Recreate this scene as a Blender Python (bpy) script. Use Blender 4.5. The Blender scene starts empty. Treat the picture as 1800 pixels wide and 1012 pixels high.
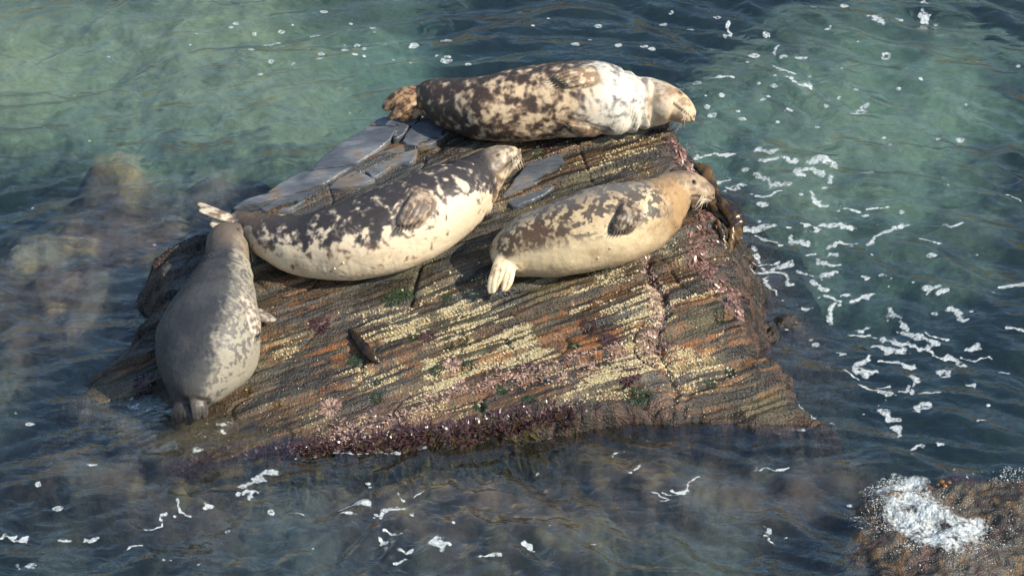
import bpy, bmesh, math, random
import numpy as np
from mathutils import Vector
from mathutils.bvhtree import BVHTree

random.seed(7)
rng = np.random.default_rng(11)
SC = bpy.context.scene
COL = SC.collection

# ------------------------------------------------------------------ camera
PITCH = math.radians(36.0); DIST = 32.0; FPX = 280.0 * DIST
cam_d = bpy.data.cameras.new('camera'); cam = bpy.data.objects.new('camera', cam_d); COL.objects.link(cam)
cam_d.sensor_width = 36.0; cam_d.lens = 36.0 * FPX / 1800.0
cam_d.clip_start = 0.5; cam_d.clip_end = 2000
cam.location = (0, -DIST * math.cos(PITCH), DIST * math.sin(PITCH))
cam.rotation_euler = (math.pi / 2 - PITCH, 0, 0)
SC.camera = cam
CAM = np.array(cam.location)
FWD = np.array([0, math.cos(PITCH), -math.sin(PITCH)])
UPV = np.array([0, math.sin(PITCH), math.cos(PITCH)])
RGT = np.array([1.0, 0, 0])

# ------------------------------------------------------------------ light
SUN_DIR = Vector((0.92, -0.42, 0.86)).normalized()      # towards the sun
world = bpy.data.worlds.new('World'); SC.world = world; world.use_nodes = True
wn = world.node_tree.nodes; wl = world.node_tree.links
sky = wn.new('ShaderNodeTexSky'); sky.sky_type = 'NISHITA'; sky.sun_disc = False; sky.air_density = 1.7; sky.dust_density = 1.8; sky.ozone_density = 5.0
sky.sun_elevation = math.asin(SUN_DIR.z)
sky.sun_rotation = math.atan2(SUN_DIR.x, SUN_DIR.y)
wn['Background'].inputs['Strength'].default_value = 0.135
wl.new(sky.outputs[0], wn['Background'].inputs['Color'])
sun_d = bpy.data.lights.new('sun', 'SUN'); sun_d.energy = 5.0; sun_d.angle = math.radians(0.5); sun_d.color = (1.0, 0.89, 0.72)
sun = bpy.data.objects.new('sun', sun_d); COL.objects.link(sun)
sun.rotation_euler = SUN_DIR.to_track_quat('Z', 'Y').to_euler()
SC.view_settings.view_transform = 'Standard'; SC.view_settings.look = 'None'
SC.view_settings.exposure = 0.58; SC.view_settings.gamma = 1.0
SC.cycles.use_denoising = True
SC.cycles.max_bounces = 8; SC.cycles.transparent_max_bounces = 12
SC.cycles.sample_clamp_indirect = 4.0

# ------------------------------------------------------------------ numeric helpers
_perm = np.random.default_rng(3).permutation(256); _perm = np.concatenate([_perm, _perm, _perm])
_g3 = np.random.default_rng(4).normal(size=(256, 3)); _g3 /= np.linalg.norm(_g3, axis=1)[:, None]
def noise3(x, y, z=0.0):
    x = np.asarray(x, float); y = np.asarray(y, float); z = np.asarray(z, float) + 0 * x
    xi = np.floor(x).astype(int); yi = np.floor(y).astype(int); zi = np.floor(z).astype(int)
    xf = x - xi; yf = y - yi; zf = z - zi
    u = xf**3 * (xf * (xf * 6 - 15) + 10); v = yf**3 * (yf * (yf * 6 - 15) + 10); w = zf**3 * (zf * (zf * 6 - 15) + 10)
    xi &= 255; yi &= 255; zi &= 255
    out = 0
    for dx in (0, 1):
        for dy in (0, 1):
            for dz in (0, 1):
                h = _perm[_perm[_perm[xi + dx] + yi + dy] + zi + dz]
                g = _g3[h]
                d = g[..., 0] * (xf - dx) + g[..., 1] * (yf - dy) + g[..., 2] * (zf - dz)
                out = out + d * (u if dx else 1 - u) * (v if dy else 1 - v) * (w if dz else 1 - w)
    return out * 1.5
def fbm(x, y, z=0.0, o=4, gain=0.5):
    s = 0; a = 1.0; f = 1.0
    for i in range(o):
        s = s + a * noise3(np.asarray(x) * f + 17.3 * i, np.asarray(y) * f - 9.1 * i, np.asarray(z) * f + 3.7 * i)
        a *= gain; f *= 2.03
    return s
def ss(e0, e1, x):
    t = np.clip((np.asarray(x, float) - e0) / (e1 - e0), 0, 1); return t * t * (3 - 2 * t)
def lerp(a, b, t):
    t = np.asarray(t)[..., None]; return np.asarray(a) * (1 - t) + np.asarray(b) * t
def to_px(P):
    d = np.asarray(P, float) - CAM; w = d @ FWD
    return 900 + FPX * (d @ RGT) / w, 506 - FPX * (d @ UPV) / w
def ray(px, py):
    d = FWD * FPX + RGT * (px - 900) + UPV * (506 - py); return d / np.linalg.norm(d)
def at(px, py, z=0.0):
    d = ray(px, py); return CAM + d * ((z - CAM[2]) / d[2])
# bedding plane of the big rock: z = P0 + SX*x + SY*y
P0, SX, SY = 0.4355, 0.076, 0.195
def on_plane(px, py, lift=0.0):
    d = ray(px, py); t = (P0 + lift + SX * CAM[0] + SY * CAM[1] - CAM[2]) / (d[2] - SX * d[0] - SY * d[1])
    return CAM + d * t
def poly_sd(x, y, poly):
    """signed distance, negative inside"""
    poly = np.asarray(poly); n = len(poly)
    best = np.full(np.shape(x), 1e9); ins = np.zeros(np.shape(x), bool)
    for i in range(n):
        a = poly[i]; b = poly[(i + 1) % n]; e = b - a
        t = np.clip(((x - a[0]) * e[0] + (y - a[1]) * e[1]) / (e @ e), 0, 1)
        best = np.minimum(best, (x - a[0] - t * e[0])**2 + (y - a[1] - t * e[1])**2)
        c = ((a[1] > y) != (b[1] > y)) & (x < (b[0] - a[0]) * (y - a[1]) / (b[1] - a[1] + 1e-12) + a[0])
        ins ^= c
    d = np.sqrt(best); return np.where(ins, -d, d)
def blob(px, py, cx, cy, rx, ry, ang=0.0):
    c, s = math.cos(ang), math.sin(ang); dx = px - cx; dy = py - cy
    return np.exp(-(((c * dx + s * dy) / rx)**2 + ((-s * dx + c * dy) / ry)**2))

# ------------------------------------------------------------------ object helpers
def tag(o, label=None, cat=None, group=None, kind=None):
    if label: o['label'] = label
    if cat: o['category'] = cat
    if group: o['group'] = group
    if kind: o['kind'] = kind
    return o
def empty(name, loc):
    o = bpy.data.objects.new(name, None); COL.objects.link(o); o.location = loc; o.empty_display_size = 0.1
    return o
def mesh_from(name, V, F, smooth=True, col=None, attrs=None):
    me = bpy.data.meshes.new(name)
    V = np.asarray(V, np.float32); F = np.asarray(F, np.int32)
    k = F.shape[1]
    me.vertices.add(len(V)); me.vertices.foreach_set('co', V.ravel())
    me.loops.add(F.size); me.loops.foreach_set('vertex_index', F.ravel())
    me.polygons.add(len(F)); me.polygons.foreach_set('loop_start', np.arange(0, F.size, k, dtype=np.int32))
    me.polygons.foreach_set('use_smooth', np.full(len(F), smooth, bool))
    me.update(calc_edges=True)
    set_attrs(me, col, attrs)
    return me
def set_attrs(me, col=None, attrs=None):
    n = len(me.vertices)
    if col is not None:
        a = me.attributes.new('col', 'FLOAT_COLOR', 'POINT')
        c = np.ones((n, 4), np.float32); c[:, :3] = col; a.data.foreach_set('color', c.ravel())
    for k, v in (attrs or {}).items():
        a = me.attributes.new(k, 'FLOAT', 'POINT'); a.data.foreach_set('value', np.asarray(v, np.float32).ravel())
def link(name, me, mat, parent=None):
    o = bpy.data.objects.new(name, me); COL.objects.link(o)
    if mat: 
        me.materials.clear(); me.materials.append(mat)
    if parent is not None:
        o.parent = parent; o.matrix_parent_inverse = parent.matrix_basis.inverted() if parent.type == 'EMPTY' else o.matrix_parent_inverse
        if parent.type == 'EMPTY':
            o.matrix_parent_inverse.identity(); o.location = -Vector(parent.location)
    return o
def grid_faces(nx, ny, keep=None):
    i = np.arange(nx - 1)[None, :] + np.arange(ny - 1)[:, None] * nx
    F = np.stack([i, i + 1, i + nx + 1, i + nx], -1).reshape(-1, 4)
    return F if keep is None else F[keep.ravel()]
def compact(V, F, *arrs):
    u, inv = np.unique(F, return_inverse=True)
    return (V[u], inv.reshape(F.shape)) + tuple(a[u] for a in arrs)

# ------------------------------------------------------------------ materials
def mat_new(name):
    m = bpy.data.materials.new(name); m.use_nodes = True
    nt = m.node_tree; return m, nt, nt.nodes['Principled BSDF'], nt.nodes['Material Output']
def vcol_mat(name, rough=0.5, rough2=None, nscale=60.0, bump=0.3, bump_dist=0.01, spec=0.5, mottle=0.25, coat=0.0, aniso=None):
    m, nt, p, out = mat_new(name); N = nt.nodes; L = nt.links
    a = N.new('ShaderNodeAttribute'); a.attribute_name = 'col'
    tc = N.new('ShaderNodeTexCoord')
    src = tc.outputs['Object']
    if aniso:
        mp = N.new('ShaderNodeMapping'); mp.inputs['Rotation'].default_value[2] = aniso[0]; mp.inputs['Scale'].default_value = aniso[1]
        L.new(src, mp.inputs['Vector']); src = mp.outputs[0]
    n = N.new('ShaderNodeTexNoise'); n.inputs['Scale'].default_value = nscale; n.inputs['Detail'].default_value = 5
    L.new(src, n.inputs['Vector'])
    mr = N.new('ShaderNodeMapRange'); mr.inputs['To Min'].default_value = 1 - mottle; mr.inputs['To Max'].default_value = 1 + mottle
    mr.inputs['From Min'].default_value = 0.25; mr.inputs['From Max'].default_value = 0.75
    L.new(n.outputs[0], mr.inputs[0])
    mx = N.new('ShaderNodeVectorMath'); mx.operation = 'SCALE'
    L.new(a.outputs['Color'], mx.inputs[0]); L.new(mr.outputs[0], mx.inputs['Scale'])
    L.new(mx.outputs[0], p.inputs['Base Color'])
    if rough2 is not None:
        n2 = N.new('ShaderNodeTexNoise'); n2.inputs['Scale'].default_value = nscale * 0.25; n2.inputs['Detail'].default_value = 3
        L.new(src, n2.inputs['Vector'])
        r = N.new('ShaderNodeMapRange'); r.inputs['From Min'].default_value = 0.35; r.inputs['From Max'].default_value = 0.65
        r.inputs['To Min'].default_value = rough; r.inputs['To Max'].default_value = rough2
        L.new(n2.outputs[0], r.inputs[0]); L.new(r.outputs[0], p.inputs['Roughness'])
    else:
        p.inputs['Roughness'].default_value = rough
    p.inputs['Specular IOR Level'].default_value = spec
    p.inputs['Coat Weight'].default_value = coat
    p.inputs['Coat Roughness'].default_value = 0.15
    b = N.new('ShaderNodeBump'); b.inputs['Strength'].default_value = bump; b.inputs['Distance'].default_value = bump_dist
    L.new(n.outputs[0], b.inputs['Height']); L.new(b.outputs[0], p.inputs['Normal'])
    return m
M_ROCK = vcol_mat('wet_slate', 0.12, 0.55, 85, 1.0, 0.014, 0.42, 0.6)
M_SLAB = vcol_mat('smooth_slate', 0.12, 0.38, 14, 0.5, 0.02, 0.45, 0.22, aniso=(-0.6, (1, 4, 4)))
M_BED = vcol_mat('seabed_rock', 0.8, None, 16, 0.6, 0.05, 0.1, 0.45)
M_FUR = vcol_mat('seal_fur', 0.36, 0.55, 130, 0.25, 0.004, 0.26, 0.16)
M_WEED = vcol_mat('wet_seaweed', 0.25, None, 90, 0.3, 0.004, 0.5, 0.3)
M_SUNK = vcol_mat('submerged_weed', 0.9, None, 40, 0.2, 0.004, 0.0, 0.4)
M_BARN = vcol_mat('barnacle_shell', 0.6, None, 200, 0.3, 0.002, 0.4, 0.2)

def plain_mat(name, color, rough, spec=0.5, nscale=40, var=0.2):
    m, nt, p, out = mat_new(name); N = nt.nodes; L = nt.links
    tc = N.new('ShaderNodeTexCoord'); n = N.new('ShaderNodeTexNoise'); n.inputs['Scale'].default_value = nscale
    L.new(tc.outputs['Object'], n.inputs['Vector'])
    cr = N.new('ShaderNodeValToRGB')
    cr.color_ramp.elements[0].position = 0.3; cr.color_ramp.elements[1].position = 0.7
    cr.color_ramp.elements[0].color = (*[c * (1 - var) for c in color], 1); cr.color_ramp.elements[1].color = (*[min(1, c * (1 + var)) for c in color], 1)
    L.new(n.outputs[0], cr.inputs[0]); L.new(cr.outputs[0], p.inputs['Base Color'])
    p.inputs['Roughness'].default_value = rough; p.inputs['Specular IOR Level'].default_value = spec
    return m
M_EYE = plain_mat('seal_eye', (0.008, 0.007, 0.006), 0.08)
M_LID = plain_mat('closed_eyelid', (0.02, 0.016, 0.013), 0.5)
M_CLAW = plain_mat('seal_claw', (0.022, 0.017, 0.014), 0.35)
M_WHISK = plain_mat('whisker', (0.75, 0.66, 0.48), 0.4)
M_TEAT = plain_mat('seal_teat', (0.5, 0.38, 0.25), 0.5)

def foam_mat():
    m, nt, p, out = mat_new('sea_foam'); N = nt.nodes; L = nt.links
    tc = N.new('ShaderNodeTexCoord'); v = N.new('ShaderNodeTexVoronoi'); v.inputs['Scale'].default_value = 70
    L.new(tc.outputs['Object'], v.inputs['Vector'])
    cr = N.new('ShaderNodeValToRGB'); cr.color_ramp.elements[0].color = (0.60, 0.63, 0.64, 1); cr.color_ramp.elements[1].color = (0.30, 0.35, 0.37, 1)
    cr.color_ramp.elements[1].position = 0.8
    L.new(v.outputs['Distance'], cr.inputs[0]); L.new(cr.outputs[0], p.inputs['Base Color'])
    b = N.new('ShaderNodeBump'); b.inputs['Strength'].default_value = 0.6; b.inputs['Distance'].default_value = 0.006; b.invert = True
    L.new(v.outputs['Distance'], b.inputs['Height']); L.new(b.outputs[0], p.inputs['Normal'])
    p.inputs['Roughness'].default_value = 0.45
    at_ = N.new('ShaderNodeAttribute'); at_.attribute_name = 'cover'
    n = N.new('ShaderNodeTexNoise'); n.inputs['Scale'].default_value = 45; n.inputs['Detail'].default_value = 4; L.new(tc.outputs['Object'], n.inputs['Vector'])
    m1 = N.new('ShaderNodeMath'); m1.operation = 'MULTIPLY_ADD'; m1.inputs[1].default_value = 2.6; m1.inputs[2].default_value = -1.15; L.new(n.outputs[0], m1.inputs[0])
    m2 = N.new('ShaderNodeMath'); m2.operation = 'ADD'; m2.use_clamp = True; L.new(m1.outputs[0], m2.inputs[0]); L.new(at_.outputs['Fac'], m2.inputs[1])
    m3 = N.new('ShaderNodeMath'); m3.operation = 'MULTIPLY'; m3.inputs[1].default_value = 0.85; L.new(m2.outputs[0], m3.inputs[0])
    L.new(m3.outputs[0], p.inputs['Alpha'])
    return m
M_FOAM = foam_mat()

def water_mat():
    m, nt, p, out = mat_new('sea_water'); N = nt.nodes; L = nt.links
    N.remove(p)
    tc = N.new('ShaderNodeTexCoord')
    mp = N.new('ShaderNodeMapping'); mp.inputs['Scale'].default_value = (0.75, 1.25, 1); mp.inputs['Rotation'].default_value[2] = 0.3
    L.new(tc.outputs['Object'], mp.inputs[0])
    n1 = N.new('ShaderNodeTexNoise'); n1.inputs['Scale'].default_value = 9; n1.inputs['Detail'].default_value = 3; n1.inputs['Roughness'].default_value = 0.45
    n1.inputs['Distortion'].default_value = 0.6
    L.new(mp.outputs[0], n1.inputs['Vector'])
    b = N.new('ShaderNodeBump'); b.inputs['Strength'].default_value = 0.65; b.inputs['Distance'].default_value = 0.03
    L.new(n1.outputs[0], b.inputs['Height'])
    ge = N.new('ShaderNodeNewGeometry'); dt = N.new('ShaderNodeVectorMath'); dt.operation = 'DOT_PRODUCT'
    L.new(b.outputs[0], dt.inputs[0]); L.new(ge.outputs['Incoming'], dt.inputs[1])
    def mth(op, i0, i1=None):
        m_ = N.new('ShaderNodeMath'); m_.operation = op
        for k_, v_ in enumerate((i0, i1)):
            if v_ is None: continue
            if isinstance(v_, (int, float)): m_.inputs[k_].default_value = v_
            else: L.new(v_, m_.inputs[k_])
        return m_
    ab = mth('ABSOLUTE', dt.outputs['Value']); om = mth('SUBTRACT', 1.0, ab.outputs[0]); p5 = mth('POWER', om.outputs[0], 3.0)
    ml = mth('MULTIPLY', p5.outputs[0], 0.95); fr = mth('ADD', ml.outputs[0], 0.05)   # reflectance of the air-water face, the same from both sides
    gl = N.new('ShaderNodeBsdfGlossy'); gl.inputs['Roughness'].default_value = 0.015; L.new(b.outputs[0], gl.inputs['Normal'])
    tr = N.new('ShaderNodeBsdfTransparent'); tr.inputs['Color'].default_value = (0.97, 0.99, 0.99, 1)
    rf = N.new('ShaderNodeBsdfRefraction'); rf.inputs['IOR'].default_value = 1.33; rf.inputs['Roughness'].default_value = 0.0; rf.inputs['Color'].default_value = (0.97, 0.99, 0.99, 1); L.new(b.outputs[0], rf.inputs['Normal'])
    m0 = N.new('ShaderNodeMixShader'); m0.inputs[0].default_value = 0.5; L.new(tr.outputs[0], m0.inputs[1]); L.new(rf.outputs[0], m0.inputs[2])
    mx = N.new('ShaderNodeMixShader'); L.new(fr.outputs[0], mx.inputs[0]); L.new(m0.outputs[0], mx.inputs[1]); L.new(gl.outputs[0], mx.inputs[2])
    L.new(mx.outputs[0], out.inputs['Surface'])
    va = N.new('ShaderNodeVolumeAbsorption'); va.inputs['Color'].default_value = (0.22, 0.64, 0.78, 1); va.inputs['Density'].default_value = 0.45
    vs = N.new('ShaderNodeVolumeScatter'); vs.inputs['Color'].default_value = (0.55, 0.82, 0.95, 1); vs.inputs['Density'].default_value = 0.05
    ad = N.new('ShaderNodeAddShader'); L.new(va.outputs[0], ad.inputs[0]); L.new(vs.outputs[0], ad.inputs[1])
    L.new(ad.outputs[0], out.inputs['Volume'])
    return m
M_WATER = water_mat()

# ------------------------------------------------------------------ sea
def axis(lo, hi, step, far):
    a = list(np.arange(lo, hi + step / 2, step)); s = step
    left = []; x = lo
    while x > -far:
        s *= 1.35; x -= s; left.append(x)
    right = []; x = a[-1]; s = step
    while x < far:
        s *= 1.35; x += s; right.append(x)
    return np.array(left[::-1] + a + right)
def wave(x, y):
    wx = x + 0.25 * noise3(x * 0.7, y * 0.7, 5.0); wy = y + 0.25 * noise3(x * 0.7 + 9, y * 0.7, 6.0)
    side = ss(-1.2, 0.8, x)                       # crests swing round from left to right
    ang = 0.42 * (1 - side) - 0.38 * side
    c, s = np.cos(ang), np.sin(ang)
    u = wx * c + wy * s; v = -wx * s + wy * c
    h = 1.5 * 0.045 * noise3(u * 0.55, v * 1.35, 1.0)
    r = noise3(u * 1.3, v * 3.2, 2.0); h = h + 0.050 * (0.6 - 1.6 * np.abs(r)**1.2)
    h = h + 0.032 * noise3(u * 3.0, v * 6.0, 3.0) + 0.012 * noise3(u * 7, v * 12, 4.0)
    h = h * (0.55 + 0.45 * ss(0.3, 1.2, np.hypot((x + 0.3) / 2.6, (y + 0.4) / 1.7) - 0.4))
    return h
ax = axis(-3.9, 3.9, 0.022, 220); ay = axis(-3.7, 4.6, 0.022, 220)
X, Y = np.meshgrid(ax, ay); nx, ny = len(ax), len(ay)
Z = wave(X, Y)
V = np.stack([X, Y, Z], -1).reshape(-1, 3); F = grid_faces(nx, ny)
# close the body of water: rim down to a bottom far below the seabed
rim = np.concatenate([np.arange(nx), np.arange(1, ny) * nx + nx - 1, (ny - 1) * nx + np.arange(nx - 2, -1, -1), np.arange(ny - 2, 0, -1) * nx])
low = V[rim].copy(); low[:, 2] = -9.0
n0 = len(V); V = np.vstack([V, low, [[0, 0, -9.0]]]); k = len(rim)
side = np.array([[rim[i], n0 + i, n0 + (i + 1) % k, rim[(i + 1) % k]] for i in range(k)])
bot = np.array([[n0 + i, n0 + k, n0 + k, n0 + (i + 1) % k] for i in range(0)]).reshape(-1, 4).astype(int)
me = bpy.data.meshes.new('sea')
tri_bot = [(n0 + (i + 1) % k, n0 + i, n0 + k) for i in range(k)]
me.from_pydata(V.tolist(), [], F.tolist() + side.tolist() + tri_bot)
me.polygons.foreach_set('use_smooth', np.array([True] * len(F) + [False] * (len(side) + k)))
me.update()
sea = tag(link('sea', me, M_WATER), kind='structure')

# ------------------------------------------------------------------ the cliff across the inlet (its brown shows in the ripples)
cx_ = np.linspace(-150, 150, 241); cz_ = np.linspace(-6, 1, 50)
CXg, CT = np.meshgrid(cx_, np.linspace(0, 1, 50))
top_h = 19 + 4 * fbm(CXg * 0.02, 0 * CXg, 3.0, 3)
CZ = -4 + CT * (top_h + 4); CY = 62 + 9 * CT + 3.5 * fbm(CXg * 0.05, CZ * 0.12, 5.0, 4) + 0.012 * CXg**2 * -0.12
cn = fbm(CXg * 0.12, CZ * 0.4, 6.0, 4); cc = lerp([0.13, 0.10, 0.065], [0.30, 0.23, 0.13], ss(-0.4, 0.4, cn)); cc = lerp(cc, [0.10, 0.11, 0.04], ss(0.55, 0.85, CT + 0.15 * cn))
tag(link('cliff', mesh_from('cliff', np.stack([CXg, CY, CZ], -1).reshape(-1, 3), grid_faces(241, 50), True, cc.reshape(-1, 3)), M_BED), kind='structure')

# ------------------------------------------------------------------ seabed
ax = axis(-4.2, 4.2, 0.032, 180); ay = axis(-4.0, 5.6, 0.032, 180)
X, Y = np.meshgrid(ax, ay); nx, ny = len(ax), len(ay)
px, py = to_px(np.stack([X, Y, 0 * X - 0.6], -1)); qx, qy = to_px(np.stack([X, Y, 0 * X - 0.15], -1))      # deep floor, shallow shelves
def bed_height(X, Y, px, py):
    px = px + 60 * fbm(X * 1.1, Y * 1.1, 14.0, 3); py = py + 40 * fbm(X * 1.1, Y * 1.1, 15.0, 3)
    h = -1.05 + 0.22 * fbm(X * 0.8, Y * 0.8, 1.5) + 0.09 * fbm(X * 2.6, Y * 2.6, 2.5)
    sh = np.clip(1.5 * blob(px, py, 170, 500, 340, 190) + 0.8 * blob(px, py, 420, 300, 190, 70) + 0.45 * blob(px, py, 190, 275, 90, 45)
        + 1.2 * blob(px, py, 700, 850, 560, 85) + 1.2 * blob(px, py, 1250, 800, 330, 85) + 0.7 * blob(px, py, 100, 800, 220, 120)
        + 0.75 * blob(px, py, 1640, 930, 260, 120) + 0.5 * blob(px, py, 900, 960, 500, 80), 0, 1.12)
    h = h + sh * (0.80 + 0.0 * X)
    rg = 1 - np.abs(fbm(X * 2.2 + 0.6 * Y, Y * 4.5, 3.3, 4))
    h = h + sh * 0.10 * (rg - 0.8) + 0.03 * sh * fbm(X * 9, Y * 9, 3.9, 3)
    h = h - 0.35 * blob(px, py, 1450, 460, 240, 150) - 0.3 * blob(px, py, 860, -20, 260, 80)
    return np.minimum(h, -0.10 + 0.03 * fbm(X * 5, Y * 5, 0.4)), sh
Z, sh = bed_height(X, Y, qx, qy)
Z = Z + 0.40 * np.clip(blob(px, py, 200, 80, 420, 130) + 0.5 * blob(px, py, 480, 190, 260, 70) + 0.5 * blob(px, py, 1440, 210, 230, 130), 0, 1) * ss(0.7, 0.2, sh)
n1 = fbm(X * 1.1, Y * 1.1, 7.0); n2 = fbm(X * 4, Y * 4, 8.0); n3 = fbm(X * 2.4 + 0.8 * Y, Y * 5.5, 9.0)
sand = np.array([0.29, 0.27, 0.16]); weed = np.array([0.030, 0.031, 0.017]); drk = np.array([0.010, 0.011, 0.012])
purp = np.array([0.072, 0.052, 0.042]); ochre = np.array([0.14, 0.11, 0.06]); slate = np.array([0.085, 0.082, 0.068])
pale = np.clip(1.25 * blob(px, py, 200, 90, 460, 150) + 0.75 * blob(px, py, 480, 190, 260, 70) + 1.15 * blob(px, py, 1440, 210, 260, 140) + 0.7 * blob(px, py, 1660, 90, 160, 90)
     + 0.3 * blob(px, py, 1640, 430, 160, 60) + 0.9 * blob(px, py, 870, 1010, 300, 40) 
     + 0.5 * blob(px, py, 680, 20, 80, 50), 0, 1)
pale = np.clip(pale + 0.35 * n1 + 0.25 * n2 * pale - 0.05, 0, 1)
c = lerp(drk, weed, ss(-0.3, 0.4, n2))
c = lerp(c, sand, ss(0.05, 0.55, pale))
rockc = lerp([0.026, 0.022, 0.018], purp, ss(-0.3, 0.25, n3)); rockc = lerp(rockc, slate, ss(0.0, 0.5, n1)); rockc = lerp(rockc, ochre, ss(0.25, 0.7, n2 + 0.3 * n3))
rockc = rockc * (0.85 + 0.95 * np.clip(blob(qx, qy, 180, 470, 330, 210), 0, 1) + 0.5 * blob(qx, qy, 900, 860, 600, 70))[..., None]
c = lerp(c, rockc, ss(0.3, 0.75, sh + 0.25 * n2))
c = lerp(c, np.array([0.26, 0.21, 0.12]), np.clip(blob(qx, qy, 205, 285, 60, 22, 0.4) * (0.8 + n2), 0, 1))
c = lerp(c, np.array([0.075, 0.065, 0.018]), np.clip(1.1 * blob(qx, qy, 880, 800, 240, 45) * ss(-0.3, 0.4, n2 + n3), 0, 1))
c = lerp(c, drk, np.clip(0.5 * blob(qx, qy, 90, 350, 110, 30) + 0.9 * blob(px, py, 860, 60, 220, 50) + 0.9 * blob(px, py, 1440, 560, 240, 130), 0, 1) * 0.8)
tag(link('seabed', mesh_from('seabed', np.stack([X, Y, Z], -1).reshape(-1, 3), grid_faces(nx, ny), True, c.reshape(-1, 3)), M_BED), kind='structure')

# ------------------------------------------------------------------ the big rock
OUT_PX = [(108, 692), (200, 770), (270, 822), (335, 832), (430, 815), (560, 795), (700, 776), (850, 750), (1000, 718), (1130, 698), (1260, 690), (1400, 694), (1468, 690),
          (1442, 664), (1396, 615), (1335, 575), (1305, 545), (1300, 490), (1285, 430), (1262, 372), (1232, 310), (1205, 262), (1185, 222), (1120, 205), (1000, 195), (850, 200),
          (740, 205), (672, 212), (640, 235), (585, 275), (560, 292), (500, 330), (430, 365), (380, 395), (290, 425), (262, 470), (268, 540), (225, 600), (150, 655)]
OUT = np.array([on_plane(*p)[:2] for p in OUT_PX])
TH = 0.36
def strata(x, y):
    w = 0.022 * fbm(x * 0.9, y * 0.9, 21.0, 2) + 0.004 * fbm(x * 6, y * 6, 22.0, 2)
    steep = ss(0.1, -1.2, x) * ss(-0.7, 0.4, y)
    th = TH
    return -np.sin(TH) * x + np.cos(TH) * y - 0.20 * steep * (x + 0.3) * 0.8 + w
PER = 0.235
def rock_top(x, y):
    s = strata(x, y)
    k = np.floor(s / PER); f = s / PER - k
    hsh = np.sin(k * 127.1) * 43758.5; hsh = hsh - np.floor(hsh)
    px_, py_ = to_px(np.stack([x, y, P0 + SX * x + SY * y], -1))
    rough = np.clip(0.45 + 0.8 * blob(px_, py_, 1050, 640, 480, 200) + 0.6 * blob(px_, py_, 260, 510, 90, 150), 0, 1)
    sm = 1 - np.clip(0.92 * blob(px_, py_, 540, 660, 190, 120) + 0.6 * blob(px_, py_, 640, 520, 160, 45), 0, 0.92)
    z = P0 + SX * x + SY * y
    z = z + (0.044 * (0.55 - f) + 0.016 * (hsh - 0.5)) * sm * ss(0.0, 0.03, f)
    s2 = s + 0.005 * fbm(x * 4, y * 9, 31.0, 3); f2 = s2 / 0.062; f2 = f2 - np.floor(f2)
    z = z + 0.022 * (0.5 - f2) * rough * sm * ss(-0.1, 0.4, noise3(x * 1.7, y * 4, 33.0)) * ss(0, 0.1, f2) * 1.4
    f3 = (s2 + 0.006 * noise3(x * 9, y * 20, 35.0)) / 0.021; f3 = f3 - np.floor(f3)
    z = z + 0.009 * (0.5 - f3) * rough * sm * ss(0.0, 0.5, noise3(x * 2.3, y * 5, 36.0))
    ck = np.abs(noise3(x * 1.6 + 0.5 * y, y * 2.2 - 0.4 * x, 37.0)); z = z - 0.020 * np.exp(-(ck / 0.018)**2)      # fractures across the beds
    z = z + 0.016 * fbm(x * 1.9, y * 2.6, 41.0, 3) + 0.0045 * fbm(x * 14, y * 26, 42.0, 3) * (0.3 + rough)
    # the low apron at the front right and the crack with the weed at the right
    z = z - 0.19 * ss(0.35, 1.5, x) * ss(-0.65, -1.35, y) - 0.06 * ss(1.0, 1.9, x) * ss(0.1, -0.8, y)
    z = z - 0.075 * blob(px_, py_, 210, 745, 170, 75, 0.3) - 0.03 * blob(px_, py_, 420, 760, 150, 40)
    cr = np.abs(px_ - (1150 + 0.14 * (py_ - 480) + 12 * np.sin(py_ * 0.05))) / 280
    z = z - 0.035 * np.exp(-(cr / 0.03)**2) * ss(430, 470, py_) * ss(720, 660, py_)
    cr2 = np.abs((px_ - 745) + 0.25 * (py_ - 440)) / 280
    z = z - 0.03 * np.exp(-(cr2 / 0.012)**2) * ss(400, 440, py_) * ss(560, 520, py_)
    z = z + 0.030 * np.abs(fbm(x * 5, y * 7, 44.0, 4)) * blob(px_, py_, 250, 500, 80, 140)      # broken left edge
    return z
def rock_height(x, y):
    d = poly_sd(x, y, OUT) + (0.045 + 0.035 * ss(0.2, 1.0, x)) * fbm(x * 3.0, y * 3.0, 51.0, 4)
    z = rock_top(x, y)
    front = ss(-0.8, -1.3, y)
    stp = 1.6 * (1 - front) + 1.1 * front
    stp = np.where(x > 0.75, np.maximum(stp * 0 + 1.5 * (1 - front) + 0.7 * front, 0.3), stp)
    lip = (0.12 + 0.24 * ss(-0.1, 0.9, x) * ss(-0.6, -1.0, y)) * ss(-0.02, 0.09, d)
    lump = 0.09 * fbm(x * 7, y * 7, 52.0, 4) * ss(-0.1, 0.1, d)
    rnd = 0.05 * ss(-0.10, 0.0, d)
    return z - rnd - lip - np.clip(d, 0, 9) * stp + lump, d, strata(x, y)
STEP = 0.0085
gx = np.arange(-3.35, 2.75, STEP); gy = np.arange(-2.75, 1.55, STEP)
X, Y = np.meshgrid(gx, gy)
Z, D, S = rock_height(X, Y)
RX0, RY0, RZ, = gx[0], gy[0], Z
def Hrock(x, y):
    """height of the rock by lookup"""
    i = np.clip((np.asarray(x) - RX0) / STEP, 0, Z.shape[1] - 2); j = np.clip((np.asarray(y) - RY0) / STEP, 0, Z.shape[0] - 2)
    i0 = i.astype(int); j0 = j.astype(int); a = i - i0; b = j - j0
    return (RZ[j0, i0] * (1 - a) + RZ[j0, i0 + 1] * a) * (1 - b) + (RZ[j0 + 1, i0] * (1 - a) + RZ[j0 + 1, i0 + 1] * a) * b
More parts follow.
